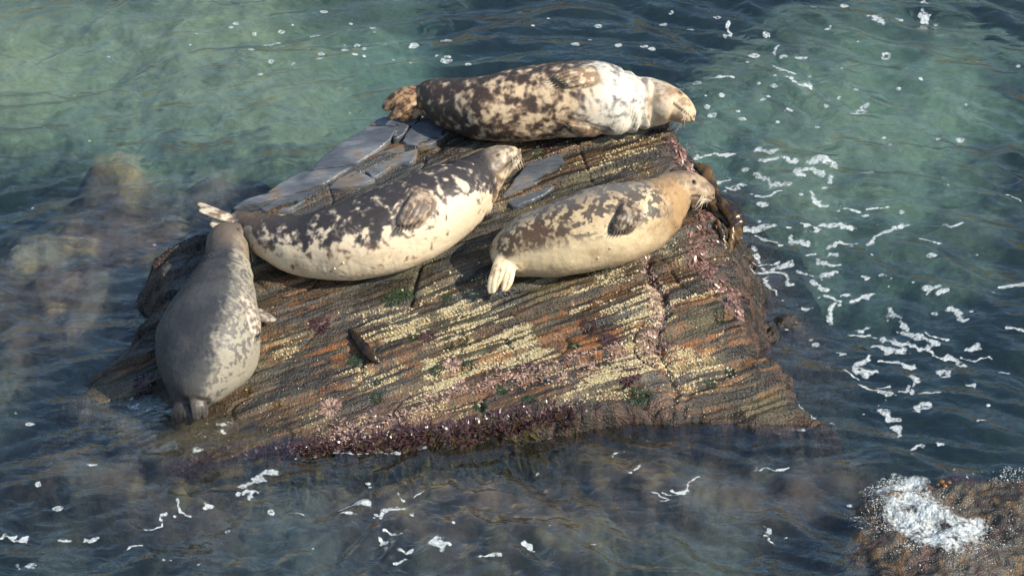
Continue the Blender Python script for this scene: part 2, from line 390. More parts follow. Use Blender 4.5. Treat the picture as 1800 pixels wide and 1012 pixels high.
def on_rock(px_, py_, lift=0.0):
    d = ray(px_, py_); t = 27.0
    for _ in range(400):
        p = CAM + d * t
        if p[2] < float(Hrock(p[0], p[1])) + lift or p[2] < -0.4: break
        t += 0.02
    lo, hi = t - 0.02, t
    for _ in range(8):
        m = (lo + hi) / 2; p = CAM + d * m
        if p[2] < float(Hrock(p[0], p[1])) + lift: hi = m
        else: lo = m
    return CAM + d * hi

# -- colours of the rock
PX, PY = to_px(np.stack([X, Y, Z], -1))
def rock_masks(X, Y, PX, PY, S):
    u = np.cos(TH) * X + np.sin(TH) * Y
    st1 = fbm(u * 0.9, S * 15, 61.0, 4); st2 = fbm(u * 2.6, S * 52, 62.0, 3); st3 = fbm(u * 0.7, S * 6, 63.0, 3)
    n = fbm(X * 3, Y * 3, 64.0, 4); nf = fbm(X * 18, Y * 18, 65.0, 3)
    barn = np.clip(1.0 * blob(PX, PY, 990, 545, 240, 75, -0.22) + 0.85 * blob(PX, PY, 820, 600, 260, 60, -0.2) + 0.8 * blob(PX, PY, 1180, 610, 230, 85, -0.15)
          + 0.75 * blob(PX, PY, 900, 680, 330, 60, -0.2) + 0.7 * blob(PX, PY, 1050, 290, 130, 40, -0.3) + 0.5 * blob(PX, PY, 860, 390, 40, 50) + 0.5 * blob(PX, PY, 520, 615, 90, 25)
          + 0.6 * blob(PX, PY, 760, 530, 130, 25, -0.35) + 0.3 * blob(PX, PY, 620, 580, 90, 40) + 0.4 * blob(PX, PY, 870, 250, 120, 20), 0, 1)
    barn = barn * ss(0.02, 0.36, st2 + 0.45 * st1 + 0.45 * n + 0.15 * nf) * ss(-0.35, 0.15, fbm(X * 2.1, Y * 2.8, 67.0, 3))
    pink = np.clip(1.0 * blob(PX, PY, 720, 735, 110, 28, -0.1) + 0.8 * blob(PX, PY, 860, 655, 130, 30, -0.25) + 0.8 * blob(PX, PY, 990, 650, 160, 24, -0.3) + 0.8 * blob(PX, PY, 600, 770, 170, 16, -0.12)
          + 0.9 * blob(PX, PY, 1160, 560, 26, 110, -0.2) + 0.9 * blob(PX, PY, 1280, 500, 18, 60, -0.35) + 0.8 * blob(PX, PY, 1225, 400, 25, 90) + 0.8 * blob(PX, PY, 1200, 280, 25, 50, -0.4)
          + 0.7 * blob(PX, PY, 190, 640, 70, 16, -0.5) + 0.6 * blob(PX, PY, 340, 815, 60, 12), 0, 1)
    pink = pink * ss(-0.35, 0.25, n + 0.5 * nf)
    rust = np.clip(1.1 * blob(PX, PY, 510, 615, 75, 20, 0.05) + 1.0 * blob(PX, PY, 615, 612, 40, 22, -0.1) + 0.9 * blob(PX, PY, 210, 665, 70, 18, -0.45) + 0.9 * blob(PX, PY, 1280, 695, 90, 20, -0.2)
          + 0.8 * blob(PX, PY, 1370, 655, 50, 16) + 0.7 * blob(PX, PY, 530, 520, 60, 40, 0.6) + 0.75 * blob(PX, PY, 900, 630, 380, 90, -0.2) + 0.8 * blob(PX, PY, 1200, 600, 190, 100) + 0.55 * blob(PX, PY, 960, 320, 120, 25, -0.35)
          + 0.5 * blob(PX, PY, 480, 780, 140, 18, -0.15) + 0.6 * blob(PX, PY, 700, 260, 160, 25, -0.5), 0, 1)
    rust = rust * ss(-0.15, 0.3, st1 + 0.5 * st2 + 0.05)
    return st1, st2, st3, n, nf, barn, pink, rust
st1, st2, st3, nn, nf, barn, pink, rust = rock_masks(X, Y, PX, PY, S)
def rock_colour(X, Y, Z, PX, PY, st1, st2, st3, nn, nf, barn, pink, rust):
    c = lerp([0.036, 0.036, 0.033], [0.125, 0.115, 0.092], ss(-0.45, 0.5, st1 + 0.5 * nn))
    c = lerp(c, [0.17, 0.098, 0.042], 0.7 * ss(0.0, 0.4, st3 + 0.5 * st2)); c = lerp(c, [0.135, 0.125, 0.06], 0.6 * ss(0.1, 0.5, -st3 + 0.5 * nn)); c = lerp(c, [0.11, 0.12, 0.125], 0.6 * ss(0.15, 0.5, fbm(X * 1.8, Y * 2.6, 68.0, 3)))
    ul = np.clip(1.2 * blob(PX, PY, 560, 320, 230, 80, -0.45) + blob(PX, PY, 300, 520, 60, 110), 0, 1)
    c = lerp(c, [0.11, 0.12, 0.13], 0.75 * ul * ss(-0.5, 0.3, nn))
    c = lerp(c, lerp([0.040, 0.043, 0.040], [0.085, 0.080, 0.062], ss(-0.3, 0.5, nn + 0.5 * st3)), 0.8 * np.clip(blob(PX, PY, 540, 665, 180, 95) + 0.7 * blob(PX, PY, 640, 520, 170, 45), 0, 1))
    c = lerp(c, [0.018, 0.016, 0.015], 0.9 * ss(0.12, 0.42, -st2 - 0.2 * nn))
    c = lerp(c, [0.33, 0.125, 0.034], 0.9 * rust * ss(-0.5, 0.2, nf + 0.3 * st2))
    c = lerp(c, [0.27, 0.165, 0.12], 0.65 * pink)
    c = lerp(c, [0.06, 0.034, 0.034], 0.8 * pink * ss(0.05, 0.35, nf))
    c = lerp(c, [0.60, 0.50, 0.25], 0.6 * barn * ss(-0.05, 0.3, nf + 0.12))
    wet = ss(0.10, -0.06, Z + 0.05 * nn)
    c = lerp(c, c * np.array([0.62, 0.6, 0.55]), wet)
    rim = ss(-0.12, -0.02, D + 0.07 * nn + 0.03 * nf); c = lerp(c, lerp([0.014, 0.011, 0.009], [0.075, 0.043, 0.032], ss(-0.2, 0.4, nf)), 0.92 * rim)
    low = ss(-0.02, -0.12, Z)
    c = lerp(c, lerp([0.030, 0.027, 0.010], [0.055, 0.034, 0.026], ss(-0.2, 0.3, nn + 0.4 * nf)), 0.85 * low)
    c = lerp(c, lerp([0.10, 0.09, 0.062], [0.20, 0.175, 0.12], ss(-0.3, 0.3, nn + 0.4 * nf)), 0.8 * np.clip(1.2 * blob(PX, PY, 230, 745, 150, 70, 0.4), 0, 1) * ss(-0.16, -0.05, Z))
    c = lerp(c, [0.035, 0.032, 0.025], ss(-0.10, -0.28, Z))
    return c * np.array([0.64, 0.62, 0.585])
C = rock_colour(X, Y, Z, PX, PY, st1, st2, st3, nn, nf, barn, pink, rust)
rock_loc = Vector((0, -0.4, 0.0))
rock = empty('rock', rock_loc)
tag(rock, 'large wet layered slate rock carrying the four seals', 'rock')
nx, ny = len(gx), len(gy)
Vall = np.stack([X, Y, Z], -1).reshape(-1, 3); Call = C.reshape(-1, 3)
zc = Z[:-1, :-1]; keep = (zc > -0.85)
layer = np.floor(S[:-1, :-1] / PER).astype(int)
lay_ids = np.unique(layer[keep])
for lid in lay_ids:
    kf = keep & (layer == lid)
    if kf.sum() < 3000: continue
    Fk = grid_faces(nx, ny, kf)
    if len(Fk) == 0: continue
    v, f, c = compact(Vall, Fk, Call)
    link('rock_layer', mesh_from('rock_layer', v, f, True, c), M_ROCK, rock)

# -- smooth slate slabs of the upper left, each a plate of its own (outlines in photo pixels)
def crop(pts, x0, y0, k): return [(x0 + a * k, y0 + b * k) for a, b in pts]
K5 = 380 / 1748
SLABS = [
    (crop([(1050, 130), (1290, 148), (1225, 245), (1125, 330), (935, 440), (700, 480), (575, 490), (660, 400), (730, 345), (830, 270), (980, 185)], 420, 200, K5), 0.050),
    (crop([(575, 492), (700, 484), (930, 446), (800, 530), (690, 590), (520, 640), (330, 690), (180, 740), (20, 775), (-60, 800), (30, 730), (200, 680), (330, 590), (500, 495)], 420, 200, K5), 0.040),
    (crop([(1255, 40), (1480, 62), (1380, 140), (1330, 215), (1240, 250), (1300, 145), (1060, 128), (1110, 85)], 420, 200, K5), 0.060),
    (crop([(1490, 62), (1730, 120), (1700, 185), (1580, 260), (1460, 300), (1320, 260), (1345, 210), (1395, 140)], 420, 200, K5), 0.045),
    (crop([(930, 480), (1030, 520), (1100, 555), (1000, 600), (880, 620), (720, 625), (790, 560)], 420, 200, K5), 0.035),
    (crop([(1310, 270), (1450, 305), (1440, 380), (1380, 425), (1240, 440), (1090, 540), (1040, 495), (960, 470), (1130, 340)], 420, 200, K5), 0.030),
    (crop([(330, 700), (520, 648), (640, 625), (560, 700), (470, 760), (400, 800), (230, 825), (170, 800)], 420, 200, K5), 0.030),
    ([(925, 290), (985, 268), (1000, 305), (955, 345), (905, 365), (880, 350)], 0.004),
]
def slab(poly_px, lift):
    base = np.array([on_plane(*p, 0.0)[:2] for p in poly_px])
    pts = []
    n = len(base)
    for i in range(n):                                   # roughen the outline
        a, b = base[i], base[(i + 1) % n]; L = np.linalg.norm(b - a); m = max(2, int(L / 0.03))
        for j in range(m):
            q = a + (b - a) * j / m; q = q + 0.010 * np.array([noise3(q[0] * 14, q[1] * 14, 3.0), noise3(q[0] * 14, q[1] * 14, 9.0)]); pts.append(q)
    pts = np.array(pts); c0 = pts.mean(0)
    # inside rings towards the centre give the top its own relief
    rings = [1.0, 0.985, 0.95, 0.86, 0.72, 0.56, 0.4, 0.24, 0.1]
    V = []; m = len(pts)
    def ztop(q, r): return P0 + SX * q[:, 0] + SY * q[:, 1] + lift + 0.012 * fbm(q[:, 0] * 2.2, q[:, 1] * 3, 77.0 + lift * 90, 3)
    zl = ztop(pts, 1) - 0.10; V.append(np.column_stack([pts, zl]))
    for i, r in enumerate(rings):
        q = c0 + (pts - c0) * r; z = ztop(q, r) - (0.014 if i == 0 else 0.003 if i == 1 else 0); V.append(np.column_stack([q, z]))
    V.append(np.array([[c0[0], c0[1], float(ztop(c0[None], 0)[0])]])); V = np.vstack(V)
    F = []
    for r in range(len(rings)):
        for j in range(m): F.append((r * m + j, r * m + (j + 1) % m, (r + 1) * m + (j + 1) % m, (r + 1) * m + j))
    F += [(len(rings) * m + j, len(rings) * m + (j + 1) % m, len(V) - 1) for j in range(m)]
    me = bpy.data.meshes.new('slate_slab'); me.from_pydata(V.tolist(), [], F)
    me.polygons.foreach_set('use_smooth', np.ones(len(F), bool)); me.update()
    x, y = V[:, 0], V[:, 1]; g = fbm(x * 2, y * 7, 81.0, 4); g2 = fbm(x * 5, y * 5, 82.0, 3)
    c = lerp([0.060, 0.069, 0.082], [0.130, 0.140, 0.152], ss(-0.4, 0.4, g + 0.6 * g2)); c = lerp(c, [0.13, 0.085, 0.045], 0.6 * ss(0.15, 0.5, g2 + 0.5 * g))
    set_attrs(me, c)
    # wind the top upwards
    return me
for poly_, lf in SLABS:
    me = slab(poly_, 0.012 + 0.45 * lf)
    o = link('slate_slab', me, M_SLAB, rock)
    import bmesh
    bm = bmesh.new(); bm.from_mesh(me); bmesh.ops.recalc_face_normals(bm, faces=bm.faces); bm.to_mesh(me); bm.free()

# -- barnacles: thousands of little shells, nobody could count them
def barnacles(n):
    P = (barn * (Z > 0.02) * (D < -0.02)).ravel().astype(float) ** 2.4
    idx = rng.choice(P.size, n, p=P / P.sum())
    bx = X.ravel()[idx] + rng.uniform(-.5, .5, n) * STEP; by = Y.ravel()[idx] + rng.uniform(-.5, .5, n) * STEP; bz = Z.ravel()[idx]
    r = rng.uniform(0.0028, 0.0062, n) * (1 + 0.5 * (rng.random(n) > 0.93)); h = r * rng.uniform(0.6, 1.2, n)
    k = 6; a = np.arange(k) * 2 * np.pi / k
    tilt = np.stack([rng.normal(0, .3, n) - SX, rng.normal(0, .3, n) - SY], -1)
    V = np.zeros((n, 2 * k + 1, 3))
    for q in range(k):
        V[:, q] = np.stack([bx + r * np.cos(a[q]), by + r * np.sin(a[q]), bz - 0.002], -1)
        V[:, k + q] = np.stack([bx + .5 * r * np.cos(a[q]) + h * tilt[:, 0], by + .5 * r * np.sin(a[q]) + h * tilt[:, 1], bz + h], -1)
    V[:, 2 * k] = np.stack([bx + h * tilt[:, 0] * .6, by + h * tilt[:, 1] * .6, bz + h * .55], -1)
    f = []
    for q in range(k): f += [(q, (q + 1) % k, k + (q + 1) % k), (q, k + (q + 1) % k, k + q), (k + q, k + (q + 1) % k, 2 * k)]
    F = (np.array(f)[None] + np.arange(n)[:, None, None] * (2 * k + 1)).reshape(-1, 3)
    base = lerp([0.36, 0.295, 0.15], [0.60, 0.54, 0.37], rng.random(n)); c = np.repeat(base[:, None], 2 * k + 1, 1); c[:, 2 * k] *= 0.25
    return mesh_from('barnacles', V.reshape(-1, 3), F, False, c.reshape(-1, 3))
tag(link('barnacles', barnacles(14000), M_BARN, rock), kind='stuff')

# ------------------------------------------------------------------ the other rocks
def small_rock(name, outl_px, z_top, label, seed, step=0.012, low=False):
    o2 = np.array([at(*p, z_top * 0.6)[:2] for p in outl_px]); lo = o2.min(0) - 0.35; hi = o2.max(0) + 0.35
    x, y = np.meshgrid(np.arange(lo[0], hi[0], step), np.arange(lo[1], hi[1], step))
    d = poly_sd(x, y, o2) + 0.06 * fbm(x * 4, y * 4, seed, 4) * (1 if low else .5)
    z = z_top * ss(0.05, -0.22 if low else -0.12, d) - np.clip(d, 0, 9) * 1.5 - 0.02
    z = z + 0.05 * fbm(x * 3, y * 5, seed + 1, 4) * (1 if low else .3) + 0.018 * fbm(x * 14, y * 22, seed + 2, 3)
    n = fbm(x * 3, y * 3, seed + 3, 4); n2 = fbm(x * 9, y * 9, seed + 4, 3)
    c = 0.6 * lerp([0.028, 0.024, 0.020], [0.12, 0.11, 0.09], ss(-0.3, 0.35, n)); c = lerp(c, [0.12, 0.07, 0.03], 0.7 * ss(0.15, 0.5, n2)); c = lerp(c, [0.075, 0.045, 0.038], 0.8 * ss(0.15, 0.5, -n2) )
    if not low: c = c * 0.4
    f = grid_faces(x.shape[1], x.shape[0], z[:-1, :-1] > -0.55)
    v, f, cc = compact(np.stack([x, y, z], -1).reshape(-1, 3), f, c.reshape(-1, 3))
    o = link(name, mesh_from(name, v, f, True, cc), M_ROCK); tag(o, label, 'rock')
    return (x, y, z)
R2 = small_rock('rock', [(1490, 960), (1500, 880), (1560, 838), (1640, 850), (1690, 822), (1790, 825), (1900, 840), (1950, 1000), (1850, 1100), (1600, 1090), (1500, 1030)], 0.10,
    'low awash rock with white froth in the bottom right corner', 91.0, low=True)
small_rock('rock', [(1366, 556), (1378, 545), (1400, 546), (1408, 556), (1395, 566), (1372, 566)], 0.06, 'tiny dark rock tip poking from the water right of the big rock', 95.0, 0.006)

# ------------------------------------------------------------------ foam on the water
STROKES = []
def st(k, x0, y0, items):
    for it in items:
        STROKES.append(([(x0 + a * k, y0 + b * k) for a, b in it[1:]], it[0] * k * (0.72 if y0 > 600 else 0.92)))
st(600 / 1446, 1200, 380, [
    (20, (250, 40), (320, 50), (360, 40)), (10, (300, 75), (380, 110), (430, 140)), (12, (510, 45), (600, 50), (720, 50)), (12, (520, 80), (580, 65)), (14, (790, 110), (860, 70), (950, 45)),
    (12, (470, 105), (510, 125)), (18, (630, 140), (700, 130)), (10, (610, 170), (640, 175)), (12, (240, 235), (330, 250), (430, 255)), (12, (370, 235), (460, 205)), (10, (420, 250), (465, 290)),
    (9, (335, 275), (405, 335)), (10, (490, 225), (560, 270)), (18, (590, 210), (625, 230)), (22, (585, 275), (650, 265)), (14, (560, 310), (620, 330)), (14, (605, 360), (650, 385)), (14, (625, 400), (630, 440)),
    (9, (655, 360), (695, 358)), (12, (735, 375), (800, 330)), (12, (515, 395), (535, 400)), (14, (880, 410), (900, 440), (950, 490)), (14, (920, 500), (990, 530), (1060, 550)),
    (12, (930, 545), (1010, 565), (1090, 595), (1195, 635)), (18, (860, 520), (900, 545)), (20, (800, 550), (870, 570), (930, 580)), (9, (720, 480), (790, 500), (830, 520)), (14, (750, 460), (775, 465)),
    (12, (740, 640), (780, 610)), (14, (740, 655), (815, 670)), (9, (680, 660), (740, 690)), (16, (900, 625), (960, 640)), (16, (960, 690), (1000, 720), (980, 770)), (12, (910, 760), (960, 740)),
    (12, (760, 725), (830, 745), (880, 780)), (9, (820, 730), (880, 725)), (22, (860, 835), (890, 870)), (16, (890, 900), (910, 940)), (10, (1015, 765), (1085, 770)), (12, (1000, 820), (1065, 818)),
    (14, (1080, 675), (1140, 660)), (10, (1215, 600), (1250, 570), (1240, 545)), (7, (1190, 617), (1290, 617)), (14, (1130, 415), (1205, 450)), (13, (1030, 340), (1080, 325)), (13, (1090, 350), (1115, 345)),
    (10, (1045, 515), (1100, 525)), (15, (1340, 325), (1370, 325)), (17, (1400, 325), (1440, 330)), (9, (1115, 65), (1180, 60)), (10, (1025, 110), (1085, 125)), (9, (1380, 490), (1430, 500)), (8, (1330, 670), (1400, 655)),
    (7, (1195, 725), (1245, 725)), (8, (240, 180), (315, 178)), (6, (290, 210), (400, 205)), (8, (430, 58), (470, 58)), (7, (520, 175), (555, 170)), (7, (730, 258), (780, 268)), (8, (650, 582), (685, 582)), (9, (835, 625), (860, 622)),
    (12, (970, 988), (1000, 985)), (9, (1070, 980), (1105, 975)), (11, (1255, 880), (1280, 878))])
st(700 / 1798, 1100, 0, [
    (12, (470, 115), (465, 150), (440, 165)), (16, (670, 305), (740, 325)), (16, (735, 350), (780, 380), (840, 390)), (12, (385, 375), (470, 365)), (16, (580, 690), (680, 690)), (16, (620, 745), (700, 720), (770, 745)),
    (18, (840, 750), (890, 720), (935, 750)), (22, (780, 790), (890, 800)), (14, (920, 800), (935, 835)), (22, (670, 840), (740, 845)), (20, (600, 800), (650, 820)), (24, (470, 850), (530, 850)), (12, (590, 895), (690, 880)),
    (15, (850, 890), (860, 930), (890, 940)), (13, (1105, 955), (1200, 950)), (9, (330, 710), (500, 715)), (9, (560, 885), (640, 890)), (20, (1090, 95), (1160, 105)), (13, (1320, 85), (1360, 70)), (13, (1340, 10), (1345, 40)), (8, (1720, 890), (1780, 915)),
    (8, (690, 215), (680, 245)), (10, (380, 830), (480, 790)), (10, (390, 860), (420, 830)), (9, (1070, 815), (1110, 815)), (10, (990, 970), (1050, 975)), (14, (1060, 490), (1075, 497)), (12, (1030, 517), (1070, 520))])
st(800 / 1800, 0, 620, [
    (20, (960, 545), (1040, 490), (1090, 490)), (16, (940, 580), (1010, 560), (1000, 600)), (10, (790, 610), (840, 605)), (8, (700, 605), (760, 640)), (14, (1350, 615), (1420, 610), (1465, 615)), (12, (1490, 665), (1530, 620), (1605, 600)),
    (9, (1360, 655), (1390, 658)), (14, (1520, 705), (1580, 715)), (16, (1710, 750), (1730, 770)), (12, (1575, 775), (1620, 780)), (10, (1555, 830), (1600, 818)), (10, (1515, 740), (1520, 755)), (16, (90, 735), (110, 740)), (12, (235, 745), (260, 750)),
    (14, (340, 745), (380, 735)), (12, (635, 840), (675, 840)), (16, (60, 855), (70, 870)), (16, (105, 850), (120, 865)), (8, (515, 785), (550, 783)), (7, (1555, 573), (1590, 575)), (5, (1140, 650), (1190, 645)), (8, (770, 865), (790, 862)),
    (9, (340, 465), (380, 470)), (8, (20, 735), (60, 730)), (6, (560, 720), (640, 690), (670, 650))])
st(700 / 1800, 700, 740, [
    (12, (980, 175), (1010, 165)), (9, (1040, 238), (1095, 230)), (8, (1180, 400), (1240, 380)), (9, (1160, 350), (1230, 370)), (9, (1210, 340), (1310, 315)), (7, (1310, 310), (1375, 265)), (7, (1230, 310), (1280, 330)), (9, (1700, 230), (1750, 225)), (6, (1610, 235), (1690, 235)),
    (9, (1640, 455), (1670, 500), (1680, 550)), (24, (160, 560), (185, 575)), (9, (205, 565), (225, 565)), (14, (360, 615), (440, 615)), (9, (590, 550), (600, 575)), (6, (850, 570), (900, 570)), (8, (20, 580), (60, 575)), (12, (0, 380), (40, 378)), (7, (90, 335), (120, 322))])
FSTEP = 0.009
fx = np.arange(-3.5, 3.6, FSTEP); fy = np.arange(-3.2, 3.7, FSTEP)
FX, FY = np.meshgrid(fx, fy); field = np.full(FX.shape, -1.0)
for pts, w in STROKES:
    g = np.array([at(*p, 0.0)[:2] for p in pts]); wr = w / 280.0 * 1.45
    if len(g) == 1: g = np.vstack([g, g + 0.001])
    lo = g.min(0) - 3 * wr - .03; hi = g.max(0) + 3 * wr + .03
    i0, i1 = np.searchsorted(fx, [lo[0], hi[0]]); j0, j1 = np.searchsorted(fy, [lo[1], hi[1]])
    xs = FX[j0:j1, i0:i1]; ys = FY[j0:j1, i0:i1]
    if xs.size == 0: continue
    wxs = xs + 0.055 * noise3(xs * 8, ys * 8, 2.2) + 0.02 * noise3(xs * 24, ys * 24, 3.2); wys = ys + 0.06 * noise3(xs * 8, ys * 8, 6.6) + 0.02 * noise3(xs * 24, ys * 24, 7.2)
    d = np.full(xs.shape, 9.0)
    for a, b in zip(g[:-1], g[1:]):
        e = b - a; t = np.clip(((wxs - a[0]) * e[0] + (wys - a[1]) * e[1]) / (e @ e + 1e-9), 0, 1)
        d = np.minimum(d, np.hypot(wxs - a[0] - t * e[0], wys - a[1] - t * e[1]))
    field[j0:j1, i0:i1] = np.maximum(field[j0:j1, i0:i1], 1 - d / wr)
_in = (FX > gx[0]) & (FX < gx[-1]) & (FY > gy[0]) & (FY < gy[-1]); _h = np.full(FX.shape, -9.0); _h[_in] = Hrock(FX[_in], FY[_in])
_lap = (_h > -0.16) & (_h < 0.03)                                    # broken lapping foam where the water meets the rock
_v = 0.55 - np.abs(_h[_lap] + 0.045) / 0.06 + 0.9 * noise3(FX[_lap] * 2.2, FY[_lap] * 2.2, 8.8) - 0.55
field[_lap] = np.maximum(field[_lap], _v)
msk = field > -0.9
nz = np.zeros(field.shape); nz[msk] = 0.75 * fbm(FX[msk] * 14, FY[msk] * 15, 1.1, 3) + 0.8 * np.minimum(0, noise3(FX[msk] * 28, FY[msk] * 28, 4.4) + 0.16)
field = field + nz - 0.12
def marching(fx, fy, f, zf):
    """filled marching squares as triangles"""
    V = []; F = []; A = []; jj, ii = np.where((np.maximum.reduce([f[:-1, :-1], f[1:, :-1], f[:-1, 1:], f[1:, 1:]]) > 0))
    for j, i in zip(jj, ii):
        c = [(fx[i], fy[j], f[j, i]), (fx[i + 1], fy[j], f[j, i + 1]), (fx[i + 1], fy[j + 1], f[j + 1, i + 1]), (fx[i], fy[j + 1], f[j + 1, i])]
        poly = []
        for q in range(4):
            a, b = c[q], c[(q + 1) % 4]
            if a[2] > 0: poly.append(a)
            if (a[2] > 0) != (b[2] > 0):
                t = a[2] / (a[2] - b[2]); poly.append((a[0] + t * (b[0] - a[0]), a[1] + t * (b[1] - a[1]), 0.0))
        n = len(V)
        if len(poly) >= 3:
            V += poly; F += [(n, n + q, n + q + 1) for q in range(1, len(poly) - 1)]
    V = np.array(V); return V[:, :2], np.array(F), V[:, 2]
fv, ff, fa = marching(fx, fy, field, None)
# loose flecks and little bubble rings
fl_v = []; fl_f = []; nv = len(fv)
def fleck(x, y, r, ring=False):
    global nv
    k = 11; ang = np.arange(k) * 2 * np.pi / k; rr = r * (1 + 0.25 * rng.normal(size=k) * 0.5)
    stx = rng.uniform(0.9, 1.6); o = np.column_stack([x + stx * rr * np.cos(ang), y + rr * np.sin(ang)])
    if ring:
        i_ = np.column_stack([x + stx * .45 * rr * np.cos(ang), y + .45 * rr * np.sin(ang)]); fl_v.append(np.vstack([o, i_]))
        for q in range(k): fl_f.extend([(nv + q, nv + (q + 1) % k, nv + k + (q + 1) % k), (nv + q, nv + k + (q + 1) % k, nv + k + q)])
        nv += 2 * k
    else:
        fl_v.append(np.vstack([o, [[x, y]]])); fl_f.extend([(nv + q, nv + (q + 1) % k, nv + k) for q in range(k)]); nv += k + 1
DOTS = [(415, 42), (495, 55), (486, 70), (470, 72), (443, 90), (458, 132), (565, 103), (541, 94), (561, 115), (477, 115), (628, 78), (607, 94), (680, 79), (655, 52), (640, 93), (570, 22), (515, 2), (728, 88), (768, 107), (787, 109), (786, 80), (784, 115), (823, 124),
        (697, 83), (1012, 88), (1132, 92), (1146, 96), (1180, 24), (1166, 37), (1213, 51), (1260, 35), (1430, 18), (1485, 13), (1455, 57), (1347, 63), (1290, 101), (1325, 100), (1410, 105), (1360, 155), (1269, 172), (1252, 201), (1341, 180), (1362, 140), (1475, 170), (1452, 191),
        (1514, 194), (1554, 243), (1580, 158), (1618, 147), (1649, 249), (1688, 240), (1558, 105), (1645, 40), (1622, 28), (1582, 38), (1224, 150), (1243, 189), (1298, 198), (1341, 363), (1305, 212), (1388, 190), (1408, 348), (1424, 134)]
for (a, b) in DOTS:
    p = at(a, b); fleck(p[0], p[1], rng.uniform(0.012, 0.028), rng.random() < 0.06)
for i in range(520):
    a = rng.uniform(0, 1800); b = rng.uniform(0, 1012)
    dens = 0.9 * blob(a, b, 620, 90, 240, 90) + 0.9 * blob(a, b, 1330, 120, 260, 130) + 0.8 * blob(a, b, 1500, 480, 260, 260) + 0.5 * blob(a, b, 700, 960, 300, 60) + 0.12
    if rng.random() > dens: continue
    p = at(a, b)
    if p[0] > -3.3 and p[0] < 2.7 and p[1] > -2.7 and p[1] < 1.5 and float(Hrock(p[0], p[1])) > -0.12: continue
    fleck(p[0], p[1], rng.uniform(0.004, 0.015) if rng.random() < 0.8 else rng.uniform(0.014, 0.024), rng.random() < 0.05)
FVx = np.vstack([fv] + fl_v); FFx = np.vstack([ff, np.array(fl_f)])
fz = wave(FVx[:, 0], FVx[:, 1])
inr = (FVx[:, 0] > gx[0]) & (FVx[:, 0] < gx[-1]) & (FVx[:, 1] > gy[0]) & (FVx[:, 1] < gy[-1])
fz = np.where(inr, np.maximum(fz, np.minimum(np.where(inr, Hrock(FVx[:, 0], FVx[:, 1]), -9), 0.06)), fz) + 0.005
tag(link('sea_foam', mesh_from('sea_foam', np.column_stack([FVx, fz]), FFx, True, None, {'cover': np.concatenate([np.clip(fa * 1.5, 0, 0.9), np.full(len(FVx) - len(fa), 0.55)])}), M_FOAM), 'white foam streaks and bubbles drifting on the water', 'foam', kind='stuff')

# froth boiling over the awash rock: a heap of bubbles
def froth_sheet():
    x, y, z = R2; pxx, pyy = to_px(np.stack([x, y, np.maximum(z, 0)], -1))
    dn = np.clip(1.1 * blob(pxx, pyy, 1600, 895, 62, 40, 0.5) + 1.0 * blob(pxx, pyy, 1655, 938, 80, 30, 0.3) + 0.6 * blob(pxx, pyy, 1590, 860, 45, 18) + 0.55 * blob(pxx, pyy, 1725, 920, 60, 16) + 0.5 * blob(pxx, pyy, 1770, 832, 36, 7), 0, 1)
    f = dn - 0.50 + 0.75 * dn * fbm(x * 9, y * 9, 5.5, 4)
    v, fc, a = marching(x[0], y[:, 0], f, None); i = np.clip(((v[:, 0] - x[0, 0]) / 0.012).astype(int), 0, x.shape[1] - 1); j = np.clip(((v[:, 1] - y[0, 0]) / 0.012).astype(int), 0, x.shape[0] - 1)
    zz = np.maximum(np.maximum(z[j, i], z[np.minimum(j + 1, len(z) - 1), np.minimum(i + 1, z.shape[1] - 1)]), wave(v[:, 0], v[:, 1])) + 0.008 + 0.012 * np.abs(fbm(v[:, 0] * 30, v[:, 1] * 30, 2.0, 2))
    return mesh_from('froth', np.column_stack([v, zz]), fc, True, None, {'cover': np.clip(a * 1.6, 0, 1)})
def froth():
    x, y, z = R2; pxx, pyy = to_px(np.stack([x, y, np.maximum(z, 0)], -1))
    dn = np.clip(1.1 * blob(pxx, pyy, 1600, 900, 60, 42, 0.5) + 1.0 * blob(pxx, pyy, 1650, 940, 75, 32, 0.3) + 0.6 * blob(pxx, pyy, 1590, 860, 50, 22) + 0.5 * blob(pxx, pyy, 1720, 920, 60, 20) + 0.5 * blob(pxx, pyy, 1770, 835, 40, 10), 0, 1) * ss(-0.15, 0.3, fbm(x * 8, y * 8, 5.5, 3)) * (z > -0.12)
    n = 3500; P = dn.ravel(); idx = rng.choice(P.size, n, p=P / P.sum())
    c = np.column_stack([x.ravel()[idx] + rng.normal(0, .006, n), y.ravel()[idx] + rng.normal(0, .006, n), np.maximum(z.ravel()[idx], wave(x.ravel()[idx], y.ravel()[idx]))])
    r = rng.uniform(0.0014, 0.0048, n) * (1 + (rng.random(n) > .96)); c[:, 2] += rng.uniform(-0.3, 0.6, n) * r
    t = (1 + 5**.5) / 2; o = np.array([(1, 0, 0), (-1, 0, 0), (0, 1, 0), (0, -1, 0), (0, 0, 1), (0, 0, -1)], float)
    f = np.array([(0, 2, 4), (2, 1, 4), (1, 3, 4), (3, 0, 4), (2, 0, 5), (1, 2, 5), (3, 1, 5), (0, 3, 5)])
    V = c[:, None] + o[None] * r[:, None, None]; F = f[None] + np.arange(n)[:, None, None] * 6
    return mesh_from('froth', V.reshape(-1, 3), F.reshape(-1, 3), True, None, {'cover': np.ones(n * 6)})
tag(link('splash_drops', froth(), M_FOAM), 'fine white spray drops over the low corner rock', 'foam', kind='stuff')
tag(link('froth', froth_sheet(), M_FOAM), 'white froth boiling over the low corner rock', 'foam', kind='stuff')

